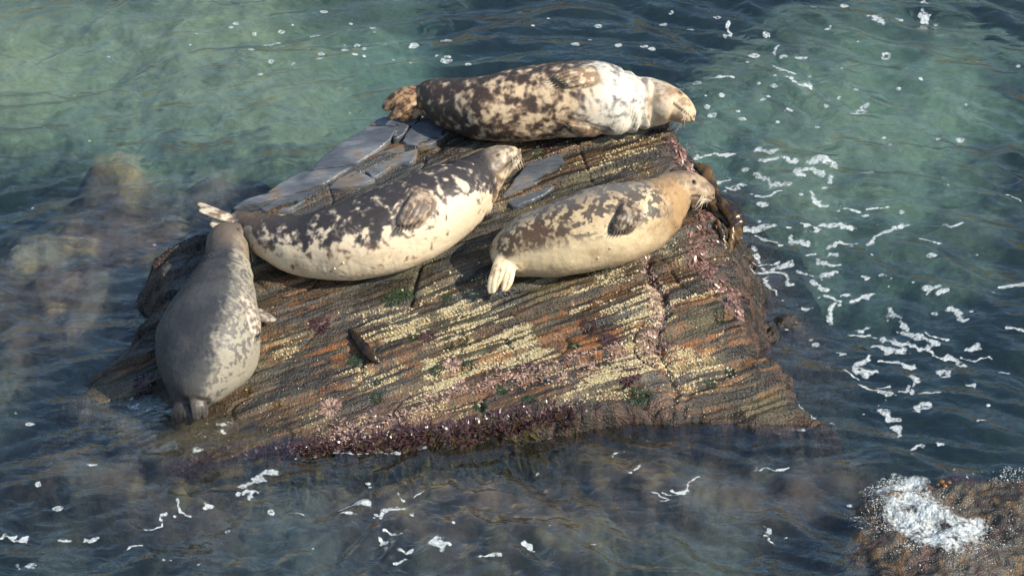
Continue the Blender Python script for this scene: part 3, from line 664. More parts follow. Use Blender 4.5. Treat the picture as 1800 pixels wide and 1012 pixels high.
# ------------------------------------------------------------------ seaweed
PURPLE = ([0.022, 0.012, 0.013], [0.075, 0.036, 0.036]); GREEN = ([0.010, 0.020, 0.010], [0.035, 0.058, 0.024]); PINK = ([0.14, 0.08, 0.065], [0.40, 0.27, 0.215])
BROWN = ([0.035, 0.022, 0.008], [0.11, 0.07, 0.02]); OLIVE = ([0.018, 0.017, 0.005], [0.075, 0.064, 0.016])
def tuft_mesh(centres, nblade, length, width, cols, spread, up=0.6, flop=0.5, dirv=None):
    V = []; F = []; C = []
    for c in centres:
        for b in range(nblade):
            a = random.uniform(0, 2 * math.pi); r = spread * math.sqrt(random.random())
            q = np.array([c[0] + r * math.cos(a), c[1] + r * math.sin(a), 0.0])
            q[2] = max(float(Hrock(q[0], q[1])) if gx[0] < q[0] < gx[-1] and gy[0] < q[1] < gy[-1] else -1, c[2] - 0.05) - 0.003
            L = length * random.uniform(0.5, 1.2); w = width * random.uniform(0.6, 1.3)
            d = np.array([math.cos(a) * flop, math.sin(a) * flop, up * random.uniform(0.4, 1.2)])
            if dirv is not None: d = d * 0.5 + np.array(dirv)
            d /= np.linalg.norm(d)
            sd = np.cross(d, [random.uniform(-.4, .4), random.uniform(-.4, .4), 1.0]); sd /= np.linalg.norm(sd) + 1e-9
            col = lerp(cols[0], cols[1], random.random()); n0 = len(V); p = q.copy(); segs = 4
            for s in range(segs + 1):
                t = s / segs; ww = w * (0.45 + 0.75 * math.sin(math.pi * min(1, 0.15 + t * 0.8))) * (0.55 if s == segs else 1)
                wob = 0.25 * w * random.uniform(-1, 1)
                V.append(p + sd * (ww / 2 + wob)); V.append(p - sd * (ww / 2 - wob)); C += [col * (0.8 + 0.4 * t)] * 2
                d = d + np.array([0, 0, -0.28 * flop]) + np.array([random.uniform(-.2, .2), random.uniform(-.2, .2), random.uniform(-.1, .1)]); d /= np.linalg.norm(d)
                p = p + d * L / segs
                if gx[0] < p[0] < gx[-1] and gy[0] < p[1] < gy[-1]: p[2] = max(p[2], float(Hrock(p[0], p[1])) + 0.003)
            for s in range(segs): F.append((n0 + 2 * s, n0 + 2 * s + 1, n0 + 2 * s + 3, n0 + 2 * s + 2))
    return mesh_from('seaweed', np.array(V), np.array(F), True, np.array(C))
def tuft(name, px_, py_, size, kind, label, elong=None):
    c = on_rock(px_, py_)
    cs = [c] if elong is None else [on_rock(px_ + elong[0] * t, py_ + elong[1] * t) for t in np.linspace(-1, 1, 5)]
    r = size / 280.0 * 0.85
    me = tuft_mesh([q for q in cs], 130 if elong is None else 45, r * 0.65, r * 0.15, kind, r * 0.85, 0.4, 0.9)
    grp = {id(PURPLE): 'purple seaweed tufts on the rock', id(GREEN): 'green algae tufts on the rock', id(PINK): 'pink weed tufts on the rock', id(BROWN): 'brown weed on the rock', id(OLIVE): 'olive weed on the rock'}[id(kind)]
    return tag(link(name, me, M_WEED), label, 'seaweed', grp)
TUFTS = [
    ('purple_seaweed', 750, 590, 15, PURPLE, 'small upright purple seaweed tuft left of a round green tuft, mid rock', None),
    ('purple_seaweed', 1067, 596, 15, PURPLE, 'round maroon seaweed tuft alone amid yellow barnacles below the tan seal', None),
    ('purple_seaweed', 1100, 652, 24, PURPLE, 'largest dark purple seaweed tuft on the barnacled right face', None),
    ('purple_seaweed', 1033, 570, 14, PURPLE, 'small purple weed patch under the tan seal\'s belly, left of the maroon tuft', None),
    ('purple_seaweed', 562, 569, 17, PURPLE, 'dark purple seaweed tuft right of the grey seal\'s flipper', None),
    ('purple_seaweed', 255, 672, 20, PURPLE, 'dark purple seaweed in the shadow left of the grey seal', None),
    ('purple_seaweed', 122, 665, 14, PURPLE, 'purple seaweed tuft on the leftmost tip of the rock', None),
    ('purple_seaweed', 213, 593, 13, PURPLE, 'dark weed tuft at the rock\'s left edge beside the grey seal\'s middle', None),
    ('purple_seaweed', 920, 648, 15, PURPLE, 'dark purple weed tuft on the pink band in mid rock', None),
    ('pink_seaweed', 580, 716, 18, PINK, 'isolated pink seaweed clump right of the grey seal\'s tail', None),
    ('pink_seaweed', 795, 640, 15, PINK, 'pink seaweed clump between two green tufts in mid rock', None),
    ('purple_seaweed', 825, 752, 17, PURPLE, 'dark purple tuft hanging over the front lip below the pink band', None),
    ('green_algae', 788, 605, 10, GREEN, 'round dark green tuft right of the small upright purple one', None),
    ('green_algae', 727, 592, 9, GREEN, 'flat green algae tuft just left of the small upright purple one', None),
    ('green_algae', 814, 597, 8, GREEN, 'narrow green tuft, rightmost of three in a row below the middle seal', None),
    ('green_algae', 1010, 609, 10, GREEN, 'green tuft left of the round maroon tuft', None),
    ('green_algae', 767, 650, 12, GREEN, 'dark green tuft at the left side of the pink clump in mid rock', None),
    ('green_algae', 822, 650, 11, GREEN, 'dark green tuft at the right side of the pink clump in mid rock', None),
    ('green_algae', 625, 633, 13, GREEN, 'green tuft at the lower end of the brown strap', None),
    ('green_algae', 845, 718, 12, GREEN, 'green tuft just above the front lip right of the pink band', None),
    ('green_algae', 882, 690, 9, GREEN, 'small green tuft below the purple tuft on the pink band', None),
    ('green_algae', 930, 700, 12, GREEN, 'green tuft between the pink band and the front lip, centre of the rock', None),
    ('green_algae', 1120, 697, 15, GREEN, 'cluster of green algae under the largest purple tuft', (12, 0)),
    ('green_algae', 1152, 571, 12, GREEN, 'bright green tuft in the weedy crack below the tan seal', None),
    ('green_algae', 1174, 556, 10, GREEN, 'green tuft just right of the weedy crack', None),
    ('green_algae', 1266, 562, 9, GREEN, 'green tuft at the top right edge of the barnacled face', None),
    ('green_algae', 1283, 654, 9, GREEN, 'dark green tuft near the far right end of the rock', None),
    ('green_algae', 1250, 678, 9, GREEN, 'green tuft low on the right face above the orange streak', None),
    ('green_algae', 700, 520, 15, GREEN, 'green tuft in the crack under the middle seal\'s belly', (14, -6)),
    ('green_algae', 785, 521, 8, GREEN, 'tiny green tuft left of the tan seal\'s shadow', None),
    ('green_algae', 950, 287, 13, GREEN, 'green rosette on smooth slate right of the middle seal\'s nose', None),
    ('green_algae', 662, 698, 10, GREEN, 'green tuft right of the isolated pink clump', None),
    ('green_algae', 665, 672, 8, GREEN, 'small green tuft above the bluish wet slate', None),
    ('olive_seaweed', 512, 356, 13, OLIVE, 'olive seaweed tuft on slate behind the middle seal\'s tail end', None),
    ('brown_seaweed', 485, 375, 12, BROWN, 'flat brown weed patch behind the middle seal\'s tail', (13, -5)),
    ('purple_seaweed', 583, 262, 14, PURPLE, 'reddish weed tuft on the back left edge of the slate slabs', None),
    ('olive_seaweed', 745, 265, 9, OLIVE, 'small olive tuft on slate below the top seal\'s tail', None),
    ('purple_seaweed', 545, 295, 13, PURPLE, 'dark weed on the waterline left of the slate slabs', (20, -12)),
    ('brown_seaweed', 290, 435, 14, BROWN, 'brown weed tuft at the left corner behind the grey seal\'s head', (12, -8)),
    ('brown_seaweed', 488, 713, 8, BROWN, 'small brown tuft right of the grey seal\'s tail on wet slate', None),
    ('brown_seaweed', 435, 690, 9, BROWN, 'small brown tuft against the grey seal\'s lower flank', None),
    ('purple_seaweed', 965, 265, 12, PURPLE, 'dark red weed in the crack below the top seal\'s belly', (14, 18)),
]
for t in TUFTS: tuft(*t)
# weed fringe along the front lip, and the mats down the right-hand cracks: one mass each
def line_pts(pts, n, jit):
    out = []; P = np.array(pts, float); seg = np.linalg.norm(np.diff(P, axis=0), axis=1); cum = np.concatenate([[0], np.cumsum(seg)])
    for _ in range(n):
        s = random.uniform(0, cum[-1]); i = min(np.searchsorted(cum, s, 'right') - 1, len(seg) - 1); q = P[i] + (P[i + 1] - P[i]) * (s - cum[i]) / seg[i]
        out.append(on_rock(q[0] + random.gauss(0, jit), q[1] + random.gauss(0, jit * 0.6)))
    return out
fr = tuft_mesh(line_pts([(290, 838), (340, 822), (430, 800), (520, 792), (600, 785), (700, 772), (820, 756), (930, 740), (1010, 729)], 150, 9), 18, 0.042, 0.009, PURPLE, 0.035, 0.6, 0.6)
tag(link('purple_weed_fringe', fr, M_WEED), 'dark purple weed fringe along the front lip of the rock', 'seaweed', kind='stuff')
fr = tuft_mesh(line_pts([(560, 768), (650, 752), (720, 735), (790, 700), (860, 665), (940, 660), (1010, 650), (1090, 620), (1140, 600)], 105, 15), 12, 0.026, 0.008, PINK, 0.035, 0.45, 0.6)
tag(link('pink_weed_band', fr, M_WEED), 'pink coralline weed band running across the rock face', 'seaweed', kind='stuff')
fr = tuft_mesh(line_pts([(1140, 470), (1150, 520), (1160, 560), (1155, 610), (1120, 640)], 45, 8), 14, 0.03, 0.009, PINK, 0.03, 0.3, 0.7)
tag(link('pink_weed_mat', fr, M_WEED), 'pink purple weed mat filling the crack below the tan seal', 'seaweed', kind='stuff')
fr = tuft_mesh(line_pts([(1190, 250), (1215, 300), (1240, 360), (1235, 410), (1225, 460), (1262, 500), (1295, 540)], 80, 9), 14, 0.055, 0.013, ([0.07, 0.036, 0.032], [0.26, 0.15, 0.125]), 0.035, 0.2, 0.7, (0.15, -0.35, -0.35))
tag(link('red_weed_curtain', fr, M_WEED), 'pinkish red weed draped down the right edge of the rock', 'seaweed', kind='stuff')
fr = tuft_mesh(line_pts([(480, 835), (600, 825), (720, 812), (830, 800), (930, 792), (1010, 790)], 55, 24), 9, 0.085, 0.016, OLIVE, 0.08, 0.02, 2.2, (0.15, -0.12, -0.15))
tag(link('submerged_kelp', fr, M_SUNK), 'olive kelp waving under water along the front of the rock', 'seaweed', kind='stuff')
# brown kelp blades hanging off the right edge
def kelp(pts_px, lifts, width, label, dark=1.0):
    P = np.array([on_plane(*p, l) for p, l in zip(pts_px, lifts)]); n = 28; t = np.linspace(0, len(P) - 1.001, n); i = t.astype(int); f = (t - i)[:, None]
    C = P[i] * (1 - f) + P[i + 1] * f; V = []; F = []
    for q in range(n):
        T = C[min(q + 1, n - 1)] - C[max(q - 1, 0)]; T /= np.linalg.norm(T); sd = np.cross(T, [0.3, -0.8, 0.5]); sd /= np.linalg.norm(sd); nr = np.cross(sd, T)
        w = width * (0.45 + 0.7 * math.sin(math.pi * min(1, 0.1 + 0.85 * q / n))) / 2
        for k, a in enumerate(np.linspace(-1, 1, 7)): V.append(C[q] + sd * w * a + nr * (0.014 * math.sin(q * 1.7 + 3 * a) * abs(a) + 0.006 * math.sin(q * 3.1) * a - 0.015 * a * a))
    for q in range(n - 1):
        for k in range(6): F.append((q * 7 + k, q * 7 + k + 1, q * 7 + k + 8, q * 7 + k + 7))
    V = np.array(V); me = mesh_from('kelp_blade', V, np.array(F), True, lerp([0.02, 0.012, 0.007], [0.085, 0.048, 0.015], ss(-.3, .4, fbm(V[:, 0] * 12, V[:, 1] * 12, V[:, 2] * 12))) * dark)
    o = link('kelp_blade', me, M_WEED); sm = o.modifiers.new('thickness', 'SOLIDIFY'); sm.thickness = 0.006
    return tag(o, label, 'kelp', 'brown kelp at the rock\'s right edge')
kelp([(1222, 288), (1242, 300), (1252, 330), (1262, 370), (1285, 395)], (0.02, 0.05, 0.03, 0, -0.05), 0.085, 'thick brown kelp blade arching behind the tan seal\'s nose')
kelp([(1262, 355), (1285, 375), (1298, 392), (1292, 420), (1280, 440)], (0.02, 0.03, 0.0, -0.08, -0.15), 0.085, 'wide glossy kelp blade hanging at the right edge beyond the tan seal')
kelp([(1290, 390), (1288, 420), (1280, 455), (1275, 480)], (0.0, -0.06, -0.14, -0.2), 0.045, 'narrow brown kelp strap hanging lowest at the right edge')
kelp([(1250, 330), (1270, 352), (1284, 372), (1290, 400), (1296, 425)], (0.02, 0.03, 0.0, -0.08, -0.15), 0.05, 'slim dark kelp blade lying between the two wide ones at the right edge')
kelp([(1262, 385), (1272, 415), (1276, 440), (1284, 466)], (0.03, -0.02, -0.08, -0.15), 0.04, 'thin kelp strap hanging just left of the lowest one')
kelp([(616, 578), (630, 596), (645, 615), (657, 628), (668, 637)], (0.02, 0.05, 0.055, 0.05, 0.02), 0.06, 'thick dark brown kelp strap lying aslant across the orange rust patch', 0.35)['group'] = 'brown weed on the rock'
def on_r2(a, b):
    x, y, z = R2; d = ray(a, b)
    for t in np.arange(26.0, 34.0, 0.01):
        p = CAM + d * t; i = int((p[0] - x[0, 0]) / 0.012); j = int((p[1] - y[0, 0]) / 0.012)
        if 0 <= i < x.shape[1] and 0 <= j < x.shape[0] and p[2] < max(z[j, i], 0.0): return p
    return at(a, b, 0.05)
tag(link('purple_seaweed', tuft_mesh([on_r2(1690, 838), on_r2(1672, 836), on_r2(1706, 840)], 60, 0.05, 0.012, PURPLE, 0.05, 0.5, 0.8), M_WEED), 'dark maroon weed clump on the back edge of the corner rock', 'seaweed', 'purple seaweed tufts on the rock')
tag(link('brown_seaweed', tuft_mesh([on_r2(1560, 850), on_r2(1535, 862), on_r2(1520, 885)], 60, 0.05, 0.012, BROWN, 0.06, 0.4, 0.9), M_WEED), 'brown weed on the left shoulder of the corner rock', 'seaweed', 'brown weed on the rock')
weed = empty('bladder_weed', Vector(on_r2(1660, 853))); tag(weed, 'amber bladder weed pods on top of the corner rock', 'seaweed')
for (a, b, r_) in [(1655, 850, .017), (1668, 851, .015), (1661, 856, .013), (1648, 854, .011)]:
    c = on_r2(a, b) + np.array([0, 0, 0.6 * r_]); V = []; F = []
    for i in range(7):
        th = math.pi * i / 6
        for j in range(10): V.append(c + r_ * np.array([1.25 * math.sin(th) * math.cos(j * .6283), math.sin(th) * math.sin(j * .6283), 0.95 * math.cos(th)]))
    for i in range(6):
        for j in range(10): F.append((i * 10 + j, i * 10 + (j + 1) % 10, (i + 1) * 10 + (j + 1) % 10, (i + 1) * 10 + j))
    link('pod', mesh_from('pod', np.array(V), np.array(F), True, np.tile([0.20, 0.09, 0.012], (len(V), 1))), M_WEED, weed)

# ------------------------------------------------------------------ seals
TOCAM = -FWD
def catmull(P, n):
    P = np.asarray(P, float); m = len(P)
    Q = np.vstack([2 * P[0] - P[1], P, 2 * P[-1] - P[-2]])
    t = np.linspace(0, m - 1 - 1e-6, n); i = t.astype(int); f = (t - i)[:, None]
    a, b, c, d = Q[i], Q[i + 1], Q[i + 2], Q[i + 3]
    return 0.5 * ((2 * b) + (c - a) * f + (2 * a - 5 * b + 4 * c - d) * f**2 + (3 * b - a - 3 * c + d) * f**3)
def unit(v): v = np.asarray(v, float); return v / (np.linalg.norm(v, axis=-1, keepdims=True) + 1e-12)

def paddle(root, tip, normal, w_root, w_mid, w_tip, thick, digits=5, skew=0.25, bend=0.0, notch=0.05, fork=0.0, ridge=0.22):
    """closed flipper: V, F, mid points, digit tips (position, direction)"""
    root = np.asarray(root, float); tip = np.asarray(tip, float); L = np.linalg.norm(tip - root); d = (tip - root) / L
    n = unit(normal - d * np.dot(normal, d)); w = np.cross(n, d); ns, nt_ = 18, 21
    V = []; mid = []; ends = []
    top = []; bo = []
    for i in range(ns):
        s = i / (ns - 1)
        for j in range(nt_):
            t = -1 + 2 * j / (nt_ - 1)
            hw = (w_root * (1 - s)**2 + 2 * w_mid * s * (1 - s) * 1.15 + w_tip * s**2) / 2 * (1 - 0.25 * max(0, s - .85) / .15)
            ln = 1 - skew * ((t + 1) / 2)**1.3 - notch * abs(math.sin(digits / 2 * math.pi * (t + 1)))**0.7 * s**3 * (0 if digits == 0 else 1)
            ln -= fork * math.exp(-((t - 0.1) / 0.2)**2) * s**3
            if digits: ln -= notch * (1 - abs(math.cos(digits * math.pi * (t + 1) / 2 + math.pi / 2))) * s**4
            p = root + d * (L * s * ln) + w * (hw * t) + n * (bend * math.sin(math.pi * s) - 0.25 * abs(bend) * t * t)
            dig = 0.5 + 0.5 * math.cos(digits * math.pi * (t + 1) + math.pi) if digits else 0.5
            th = max(0.0085, thick * (1 - 0.5 * s) * (1 - t**4)**0.5 * (0.85 + ridge * dig * ss(0.3, 0.9, s)))
            if s == 1: th = 0.007
            top.append(p + n * th); bo.append(p - n * th); mid.append(p)
    V = np.array(top + bo); k = ns * nt_; F = []
    for i in range(ns - 1):
        for j in range(nt_ - 1):
            a = i * nt_ + j; F.append((a, a + 1, a + nt_ + 1, a + nt_)); F.append((k + a, k + a + nt_, k + a + nt_ + 1, k + a + 1))
        a = i * nt_; F.append((a, a + nt_, k + a + nt_, k + a)); a = i * nt_ + nt_ - 1; F.append((a, k + a, k + a + nt_, a + nt_))
    for j in range(nt_ - 1):
        F.append((j, k + j, k + j + 1, j + 1)); a = (ns - 1) * nt_ + j; F.append((a, a + 1, k + a + 1, k + a))
    mid = np.array(mid)
    for q in range(digits):
        t = -1 + 2 * (q + 0.5) / digits; j = int(round((t + 1) / 2 * (nt_ - 1))); ends.append((mid[(ns - 1) * nt_ + j] + n * 0.006, d, n))
    return V, F, mid, ends

def uvtube(pts, r0, r1, k=5):
    V = []; F = []; pts = np.array(pts); m = len(pts)
    for i in range(m):
        T = unit(pts[min(i + 1, m - 1)] - pts[max(i - 1, 0)]); a = unit(np.cross(T, [0.31, 0.77, 0.55])); b = np.cross(T, a); r = r0 + (r1 - r0) * i / (m - 1)
        for j in range(k): V.append(pts[i] + r * (a * math.cos(2 * math.pi * j / k) + b * math.sin(2 * math.pi * j / k)))
    for i in range(m - 1):
        for j in range(k): F.append((i * k + j, i * k + (j + 1) % k, (i + 1) * k + (j + 1) % k, (i + 1) * k + j))
    return V, F

def make_seal(label, stations, dorsal, coat, fore, hind, head_dorsal=None, eye='open', squash=0.9, slim=0.95, teats=(), seed=0.0, eyes_out=(0.135, 0.052, 0.040)):
    # 1. spine in the world: each station lies on its pixel's ray, its radius above the rock
    pos = []; rad = []
    for stn in stations:
        a, b, r = stn[:3]; r = r * (slim if r > 0.15 else 1.0); lift = stn[3] if len(stn) > 3 and stn[3] is not None else r * squash
        pos.append(on_plane(a, b, lift)); rad.append((r, stn[4] if len(stn) > 4 else r))
    n = 150; P = catmull(pos, n); R = catmull(np.array(rad), n); R = np.maximum(R, 0.012)
    for _ in range(2): P[1:-1] = (P[:-2] + 2 * P[1:-1] + P[2:]) / 4
    T = unit(np.gradient(P, axis=0)); tt = np.linspace(0, 1, n)
    d0 = unit(dorsal); d1 = unit(head_dorsal if head_dorsal is not None else dorsal)
    Dv = lerp(d0, d1, ss(0.6, 0.85, tt)); Dv = unit(Dv - T * np.sum(Dv * T, 1)[:, None]); Lt = np.cross(T, Dv)
    k = 48; ph = np.arange(k) * 2 * np.pi / k
    ring = (P[:, None] + Lt[:, None] * (R[:, 0][:, None, None] * np.cos(ph)[None, :, None]) + Dv[:, None] * (R[:, 1][:, None, None] * np.sin(ph)[None, :, None]))
    V = list(ring.reshape(-1, 3)); F = []
    for i in range(n - 1):
        for j in range(k): F.append((i * k + j, i * k + (j + 1) % k, (i + 1) * k + (j + 1) % k, (i + 1) * k + j))
    V.append(P[0] - T[0] * R[0].mean() * 0.6); a0 = len(V) - 1; V.append(P[-1] + T[-1] * R[-1].mean() * 0.7); a1 = len(V) - 1
    for j in range(k): F.append((j, a0, (j + 1) % k)); F.append(((n - 1) * k + j, (n - 1) * k + (j + 1) % k, a1))
    bvh = BVHTree.FromPolygons([Vector(v) for v in V], F)
    def hit(px_, py_):
        d = ray(px_, py_); loc, nor, idx, dist = bvh.ray_cast(Vector(CAM), Vector(d))
        if loc is None:
            p = on_plane(px_, py_, 0.1); loc, nor, idx, dist = bvh.find_nearest(Vector(p))
        nor = np.array(nor); 
        if nor @ TOCAM < 0: nor = -nor
        return np.array(loc), nor
    flip_pts = []; claw_data = []; hind_pts = []
    for fl in fore:
        if 'root_px' in fl:
            r_, nr = hit(*fl['root_px']); t_, nt2 = hit(*fl['tip_px']); nrm = unit(nr + nt2)
            r_ = r_ - nr * fl.get('sink', 0.015); t_ = t_ + nt2 * fl.get('off', 0.036); bend = fl.get('bend', 0.03)
        else:
            r_, t_, nrm = fl['root'], fl['tip'], fl['normal']; bend = fl.get('bend', 0.0)
        v, f, mid, ends = paddle(r_, t_, nrm, fl.get('w0', 0.11), fl['w'], fl.get('w2', fl['w'] * 0.9), fl.get('th', 0.022), 5, fl.get('skew', 0.28), bend, 0.07, 0.0, 0.6)
        o = len(V); V += list(v); F += [tuple(o + q for q in ff_) for ff_ in f]; flip_pts.append(mid)
        if fl.get('claws', True): claw_data += ends
    for fl in hind:
        v, f, mid, ends = paddle(fl['root'], fl['tip'], fl['normal'], fl.get('w0', 0.08), fl['w'], fl.get('w2', fl['w']), fl.get('th', 0.024), 5, fl.get('skew', 0.0), fl.get('bend', 0.0), fl.get('notch', 0.03), fl.get('fork', 0.16))
        o = len(V); V += list(v); F += [tuple(o + q for q in ff_) for ff_ in f]; hind_pts.append(mid)
    # 2. fuse into one continuous skin
    me = bpy.data.meshes.new('seal_skin'); me.from_pydata([tuple(v) for v in V], [], F); me.update()
    bm = bmesh.new(); bm.from_mesh(me); bmesh.ops.recalc_face_normals(bm, faces=bm.faces); bm.to_mesh(me); bm.free()
    tmp = bpy.data.objects.new('tmp', me); COL.objects.link(tmp)
    m1 = tmp.modifiers.new('r', 'REMESH'); m1.mode = 'VOXEL'; m1.voxel_size = 0.006
    m2 = tmp.modifiers.new('s', 'SMOOTH'); m2.factor = 0.5; m2.iterations = 6
    dg = bpy.context.evaluated_depsgraph_get(); me2 = bpy.data.meshes.new_from_object(tmp.evaluated_get(dg)); bpy.data.objects.remove(tmp); bpy.data.meshes.remove(me)
    me2.name = 'seal_body'
    nv_ = len(me2.vertices); co = np.zeros(nv_ * 3); me2.vertices.foreach_get('co', co); co = co.reshape(-1, 3)
    no = np.zeros(nv_ * 3); me2.vertices.foreach_get('normal', no); no = no.reshape(-1, 3)
    # 3. where each point sits on the animal
    idx = np.zeros(nv_, int)
    for s in range(0, nv_, 8000): idx[s:s + 8000] = np.argmin(((co[s:s + 8000, None] - P[None])**2).sum(-1), 1)
    rel = co - P[idx]; dv = np.sum(rel * Dv[idx], 1) / R[idx, 1]; lt = np.sum(rel * Lt[idx], 1) / R[idx, 0]
    arc = np.concatenate([[0], np.cumsum(np.linalg.norm(np.diff(P, axis=0), axis=1))]); total = arc[-1]
    sl = arc[idx]; u = sl / total; nose = total - sl
    groove = np.zeros(nv_)
    def mind(sets):
        out = np.full(nv_, 9.0)
        for m_ in sets:
            near = np.where(((co - m_.mean(0))**2).sum(1) < 0.35**2)[0]
            for s in range(0, len(near), 6000):
                ix = near[s:s + 6000]; dd = ((co[ix, None] - m_[None])**2).sum(-1); q = dd.argmin(1); dm = np.sqrt(dd[np.arange(len(ix)), q])
                gr = np.exp(-(((q % 21) % 4 - 0.0) / 0.7)**2) * ss(0.3, 0.6, (q // 21) / 17.0) * (dm < 0.035) * ((q % 21) > 1) * ((q % 21) < 19)
                groove[ix] = np.where(dm < out[ix], gr, groove[ix]); out[ix] = np.minimum(out[ix], dm)
        return out
    fd = mind(flip_pts); hd = mind(hind_pts)
    ang = np.clip(dv, -1, 1)
    # 4. sculpt: soft rolls, neck folds, eye sockets, mouth, nostrils
    x, y, z = co.T
    disp = 0.010 * fbm(x * 3.5, y * 3.5, z * 3.5 + seed, 2) * ss(0.02, 0.06, np.minimum(fd, hd))
    disp += 0.0095 * np.sin(nose * 62 + 4 * noise3(x * 4, y * 4, z * 4)) * np.exp(-((nose - 0.42) / 0.11)**2) * ss(-0.45, 0.35, noise3(x * 5, y * 5, z * 5 + 9) + 0.2) * ss(0.02, 0.05, fd)
    disp += 0.0018 * fbm(x * 22, y * 22, z * 22, 2)
    crease = np.exp(-((fd - 0.028) / 0.008)**2) * (sl > 0.5); disp -= 0.003 * crease
    ex, el, ed = eyes_out; hi_ = np.searchsorted(arc, total - ex); Ph, Th, Dh, Lh = P[hi_], T[hi_], Dv[hi_], Lt[hi_]
    eye_pts = []
    for sgn in (-1, 1):
        e = Ph + Lh * sgn * R[hi_, 0] * 0.82 + Dh * R[hi_, 1] * 0.52
        q = np.argmin(((co - e)**2).sum(1)); eye_pts.append((co[q].copy(), no[q].copy(), Th, q))
        disp -= 0.008 * np.exp(-((co - co[q])**2).sum(1) / 0.016**2)
        disp += 0.006 * np.exp(-((co - co[q] - Dh * 0.028)**2).sum(1) / 0.018**2)
    hm = ss(0.30, 0.16, nose) * ss(0.04, 0.07, fd)
    mouth = np.exp(-((dv + 0.30 + 0.9 * np.clip(nose - 0.05, 0, 1)) / 0.10)**2) * ss(0.16, 0.11, nose) * (nose > -0.02)
    disp -= 0.004 * mouth
    pads = np.exp(-((nose - 0.045) / 0.03)**2) * np.exp(-((np.abs(lt) - 0.75) / 0.4)**2) * np.exp(-((dv + 0.05) / 0.5)**2); disp += 0.008 * pads
    Nose = P[-1] + T[-1] * R[-1].mean() * 0.6
    nostril = np.zeros(nv_)
    for sgn in (-1, 1):
        e = P[-2] + Lt[-2] * sgn * 0.016 + Dv[-2] * 0.016 + T[-2] * 0.02
        q = np.argmin(((co - e)**2).sum(1)); nostril += np.exp(-((co - co[q])**2).sum(1) / 0.012**2)
    disp -= 0.006 * np.clip(nostril, 0, 1)
    co = co + no * disp[:, None]
    # 5. the soft body settles on the rock
    sag = ss(0.05, -0.8, (co[:, 2] - P[idx, 2]) / R[idx].mean(1)) * ss(0.03, 0.07, np.minimum(fd, hd)) * ss(0.06, 0.2, u) * ss(0.95, 0.75, u)
    co[:, :2] += (co - P[idx])[:, :2] * (0.10 * sag)[:, None]
    zr = Hrock(co[:, 0], co[:, 1]); co[:, 2] = np.maximum(co[:, 2], zr - 0.008)
    me2.vertices.foreach_set('co', co.ravel().astype(np.float32))
    # 6. coat
    G = dict(x=x, y=y, z=z, u=u, dv=ang, lt=lt, nose=nose, fd=fd, hd=hd, sl=sl, total=total, px=to_px(co)[0], py=to_px(co)[1])
    c = coat(G)
    c = lerp(c, c * 0.35, np.clip(groove, 0, 1) * 0.8)
    c = lerp(c, [0.03, 0.024, 0.02], 0.9 * np.clip(mouth, 0, 1) * hm)
    c = lerp(c, [0.012, 0.010, 0.010], np.clip(nostril * 1.2, 0, 1))
    for (e, en, th_, q) in eye_pts: c = lerp(c, [0.035, 0.026, 0.02], 0.75 * np.exp(-((co - e)**2).sum(1) / 0.020**2))
    spots = pads * (np.sin(nose * 420) * np.sin(ang * 24) > 0.45); c = lerp(c, [0.05, 0.035, 0.025], 0.5 * np.clip(spots, 0, 1))
    set_attrs(me2, c); me2.polygons.foreach_set('use_smooth', np.ones(len(me2.polygons), bool)); me2.update()
    base = P[n // 2].copy(); base[2] = float(Hrock(base[0], base[1]))
    root = empty('grey_seal', Vector(base)); tag(root, label, 'seal', 'grey seals hauled out on the rock')
    link('body', me2, M_FUR, root)
    # 7. eyes, claws, whiskers, teats
    for (e, en, th_, q) in eye_pts:
        ctr = co[q] - en * (0.004 if eye == 'open' else 0.0055); Ve = []; Fe = []; up_ = unit(np.cross(en, th_)); r = 0.0165 if eye == 'open' else 0.015
        for i in range(9):
            a = math.pi * i / 8
            for j in range(12):
                b = 2 * math.pi * j / 12; s_ = np.array([math.sin(a) * math.cos(b), math.sin(a) * math.sin(b), math.cos(a)])
                k1, k2, k3 = (1.25, 1.0, 0.8) if eye == 'open' else (1.9, 0.30, 0.75)
                Ve.append(ctr + r * (th_ * s_[0] * k1 + up_ * s_[1] * k2 + en * s_[2] * k3))
        for i in range(8):
            for j in range(12): Fe.append((i * 12 + j, i * 12 + (j + 1) % 12, (i + 1) * 12 + (j + 1) % 12, (i + 1) * 12 + j))
        link('eye', mesh_from('eye', np.array(Ve), np.array(Fe)), M_EYE if eye == 'open' else M_LID, root)
    for (p_, d_, n_) in claw_data:
        q = p_ - d_ * 0.012; pts = [q, q + d_ * 0.018 + n_ * 0.007, q + d_ * 0.034 + n_ * 0.004, q + d_ * 0.046 - n_ * 0.004]
        v, f = uvtube(pts, 0.0065, 0.0014, 6); link('claw', mesh_from('claw', np.array(v), np.array(f)), M_CLAW, root)
    Vw = []; Fw = []
    wi = np.searchsorted(arc, total - 0.045)
    for sgn in (-1, 1):
        for q in range(16):
            i = min(n - 1, wi + random.randint(-5, 5)); o = P[i] + Lt[i] * sgn * R[i, 0] * random.uniform(.75, .95) + Dv[i] * R[i, 1] * random.uniform(-.5, .25)
            d_ = unit(Lt[i] * sgn * random.uniform(.7, 1.1) + T[i] * random.uniform(-.1, .5) - Dv[i] * random.uniform(0.1, 0.7)); Lw = random.uniform(.06, .13)
            pts = [o + d_ * Lw * t - np.array([0, 0, 1]) * 0.028 * t * t - T[i] * 0.02 * t * t for t in np.linspace(0, 1, 6)]
            v, f = uvtube(pts, 0.0013, 0.0005, 4); b_ = len(Vw); Vw += v; Fw += [tuple(b_ + w_ for w_ in ff_) for ff_ in f]
    tag(link('whiskers', mesh_from('whiskers', np.array(Vw), np.array(Fw)), M_WHISK, root), kind='stuff')
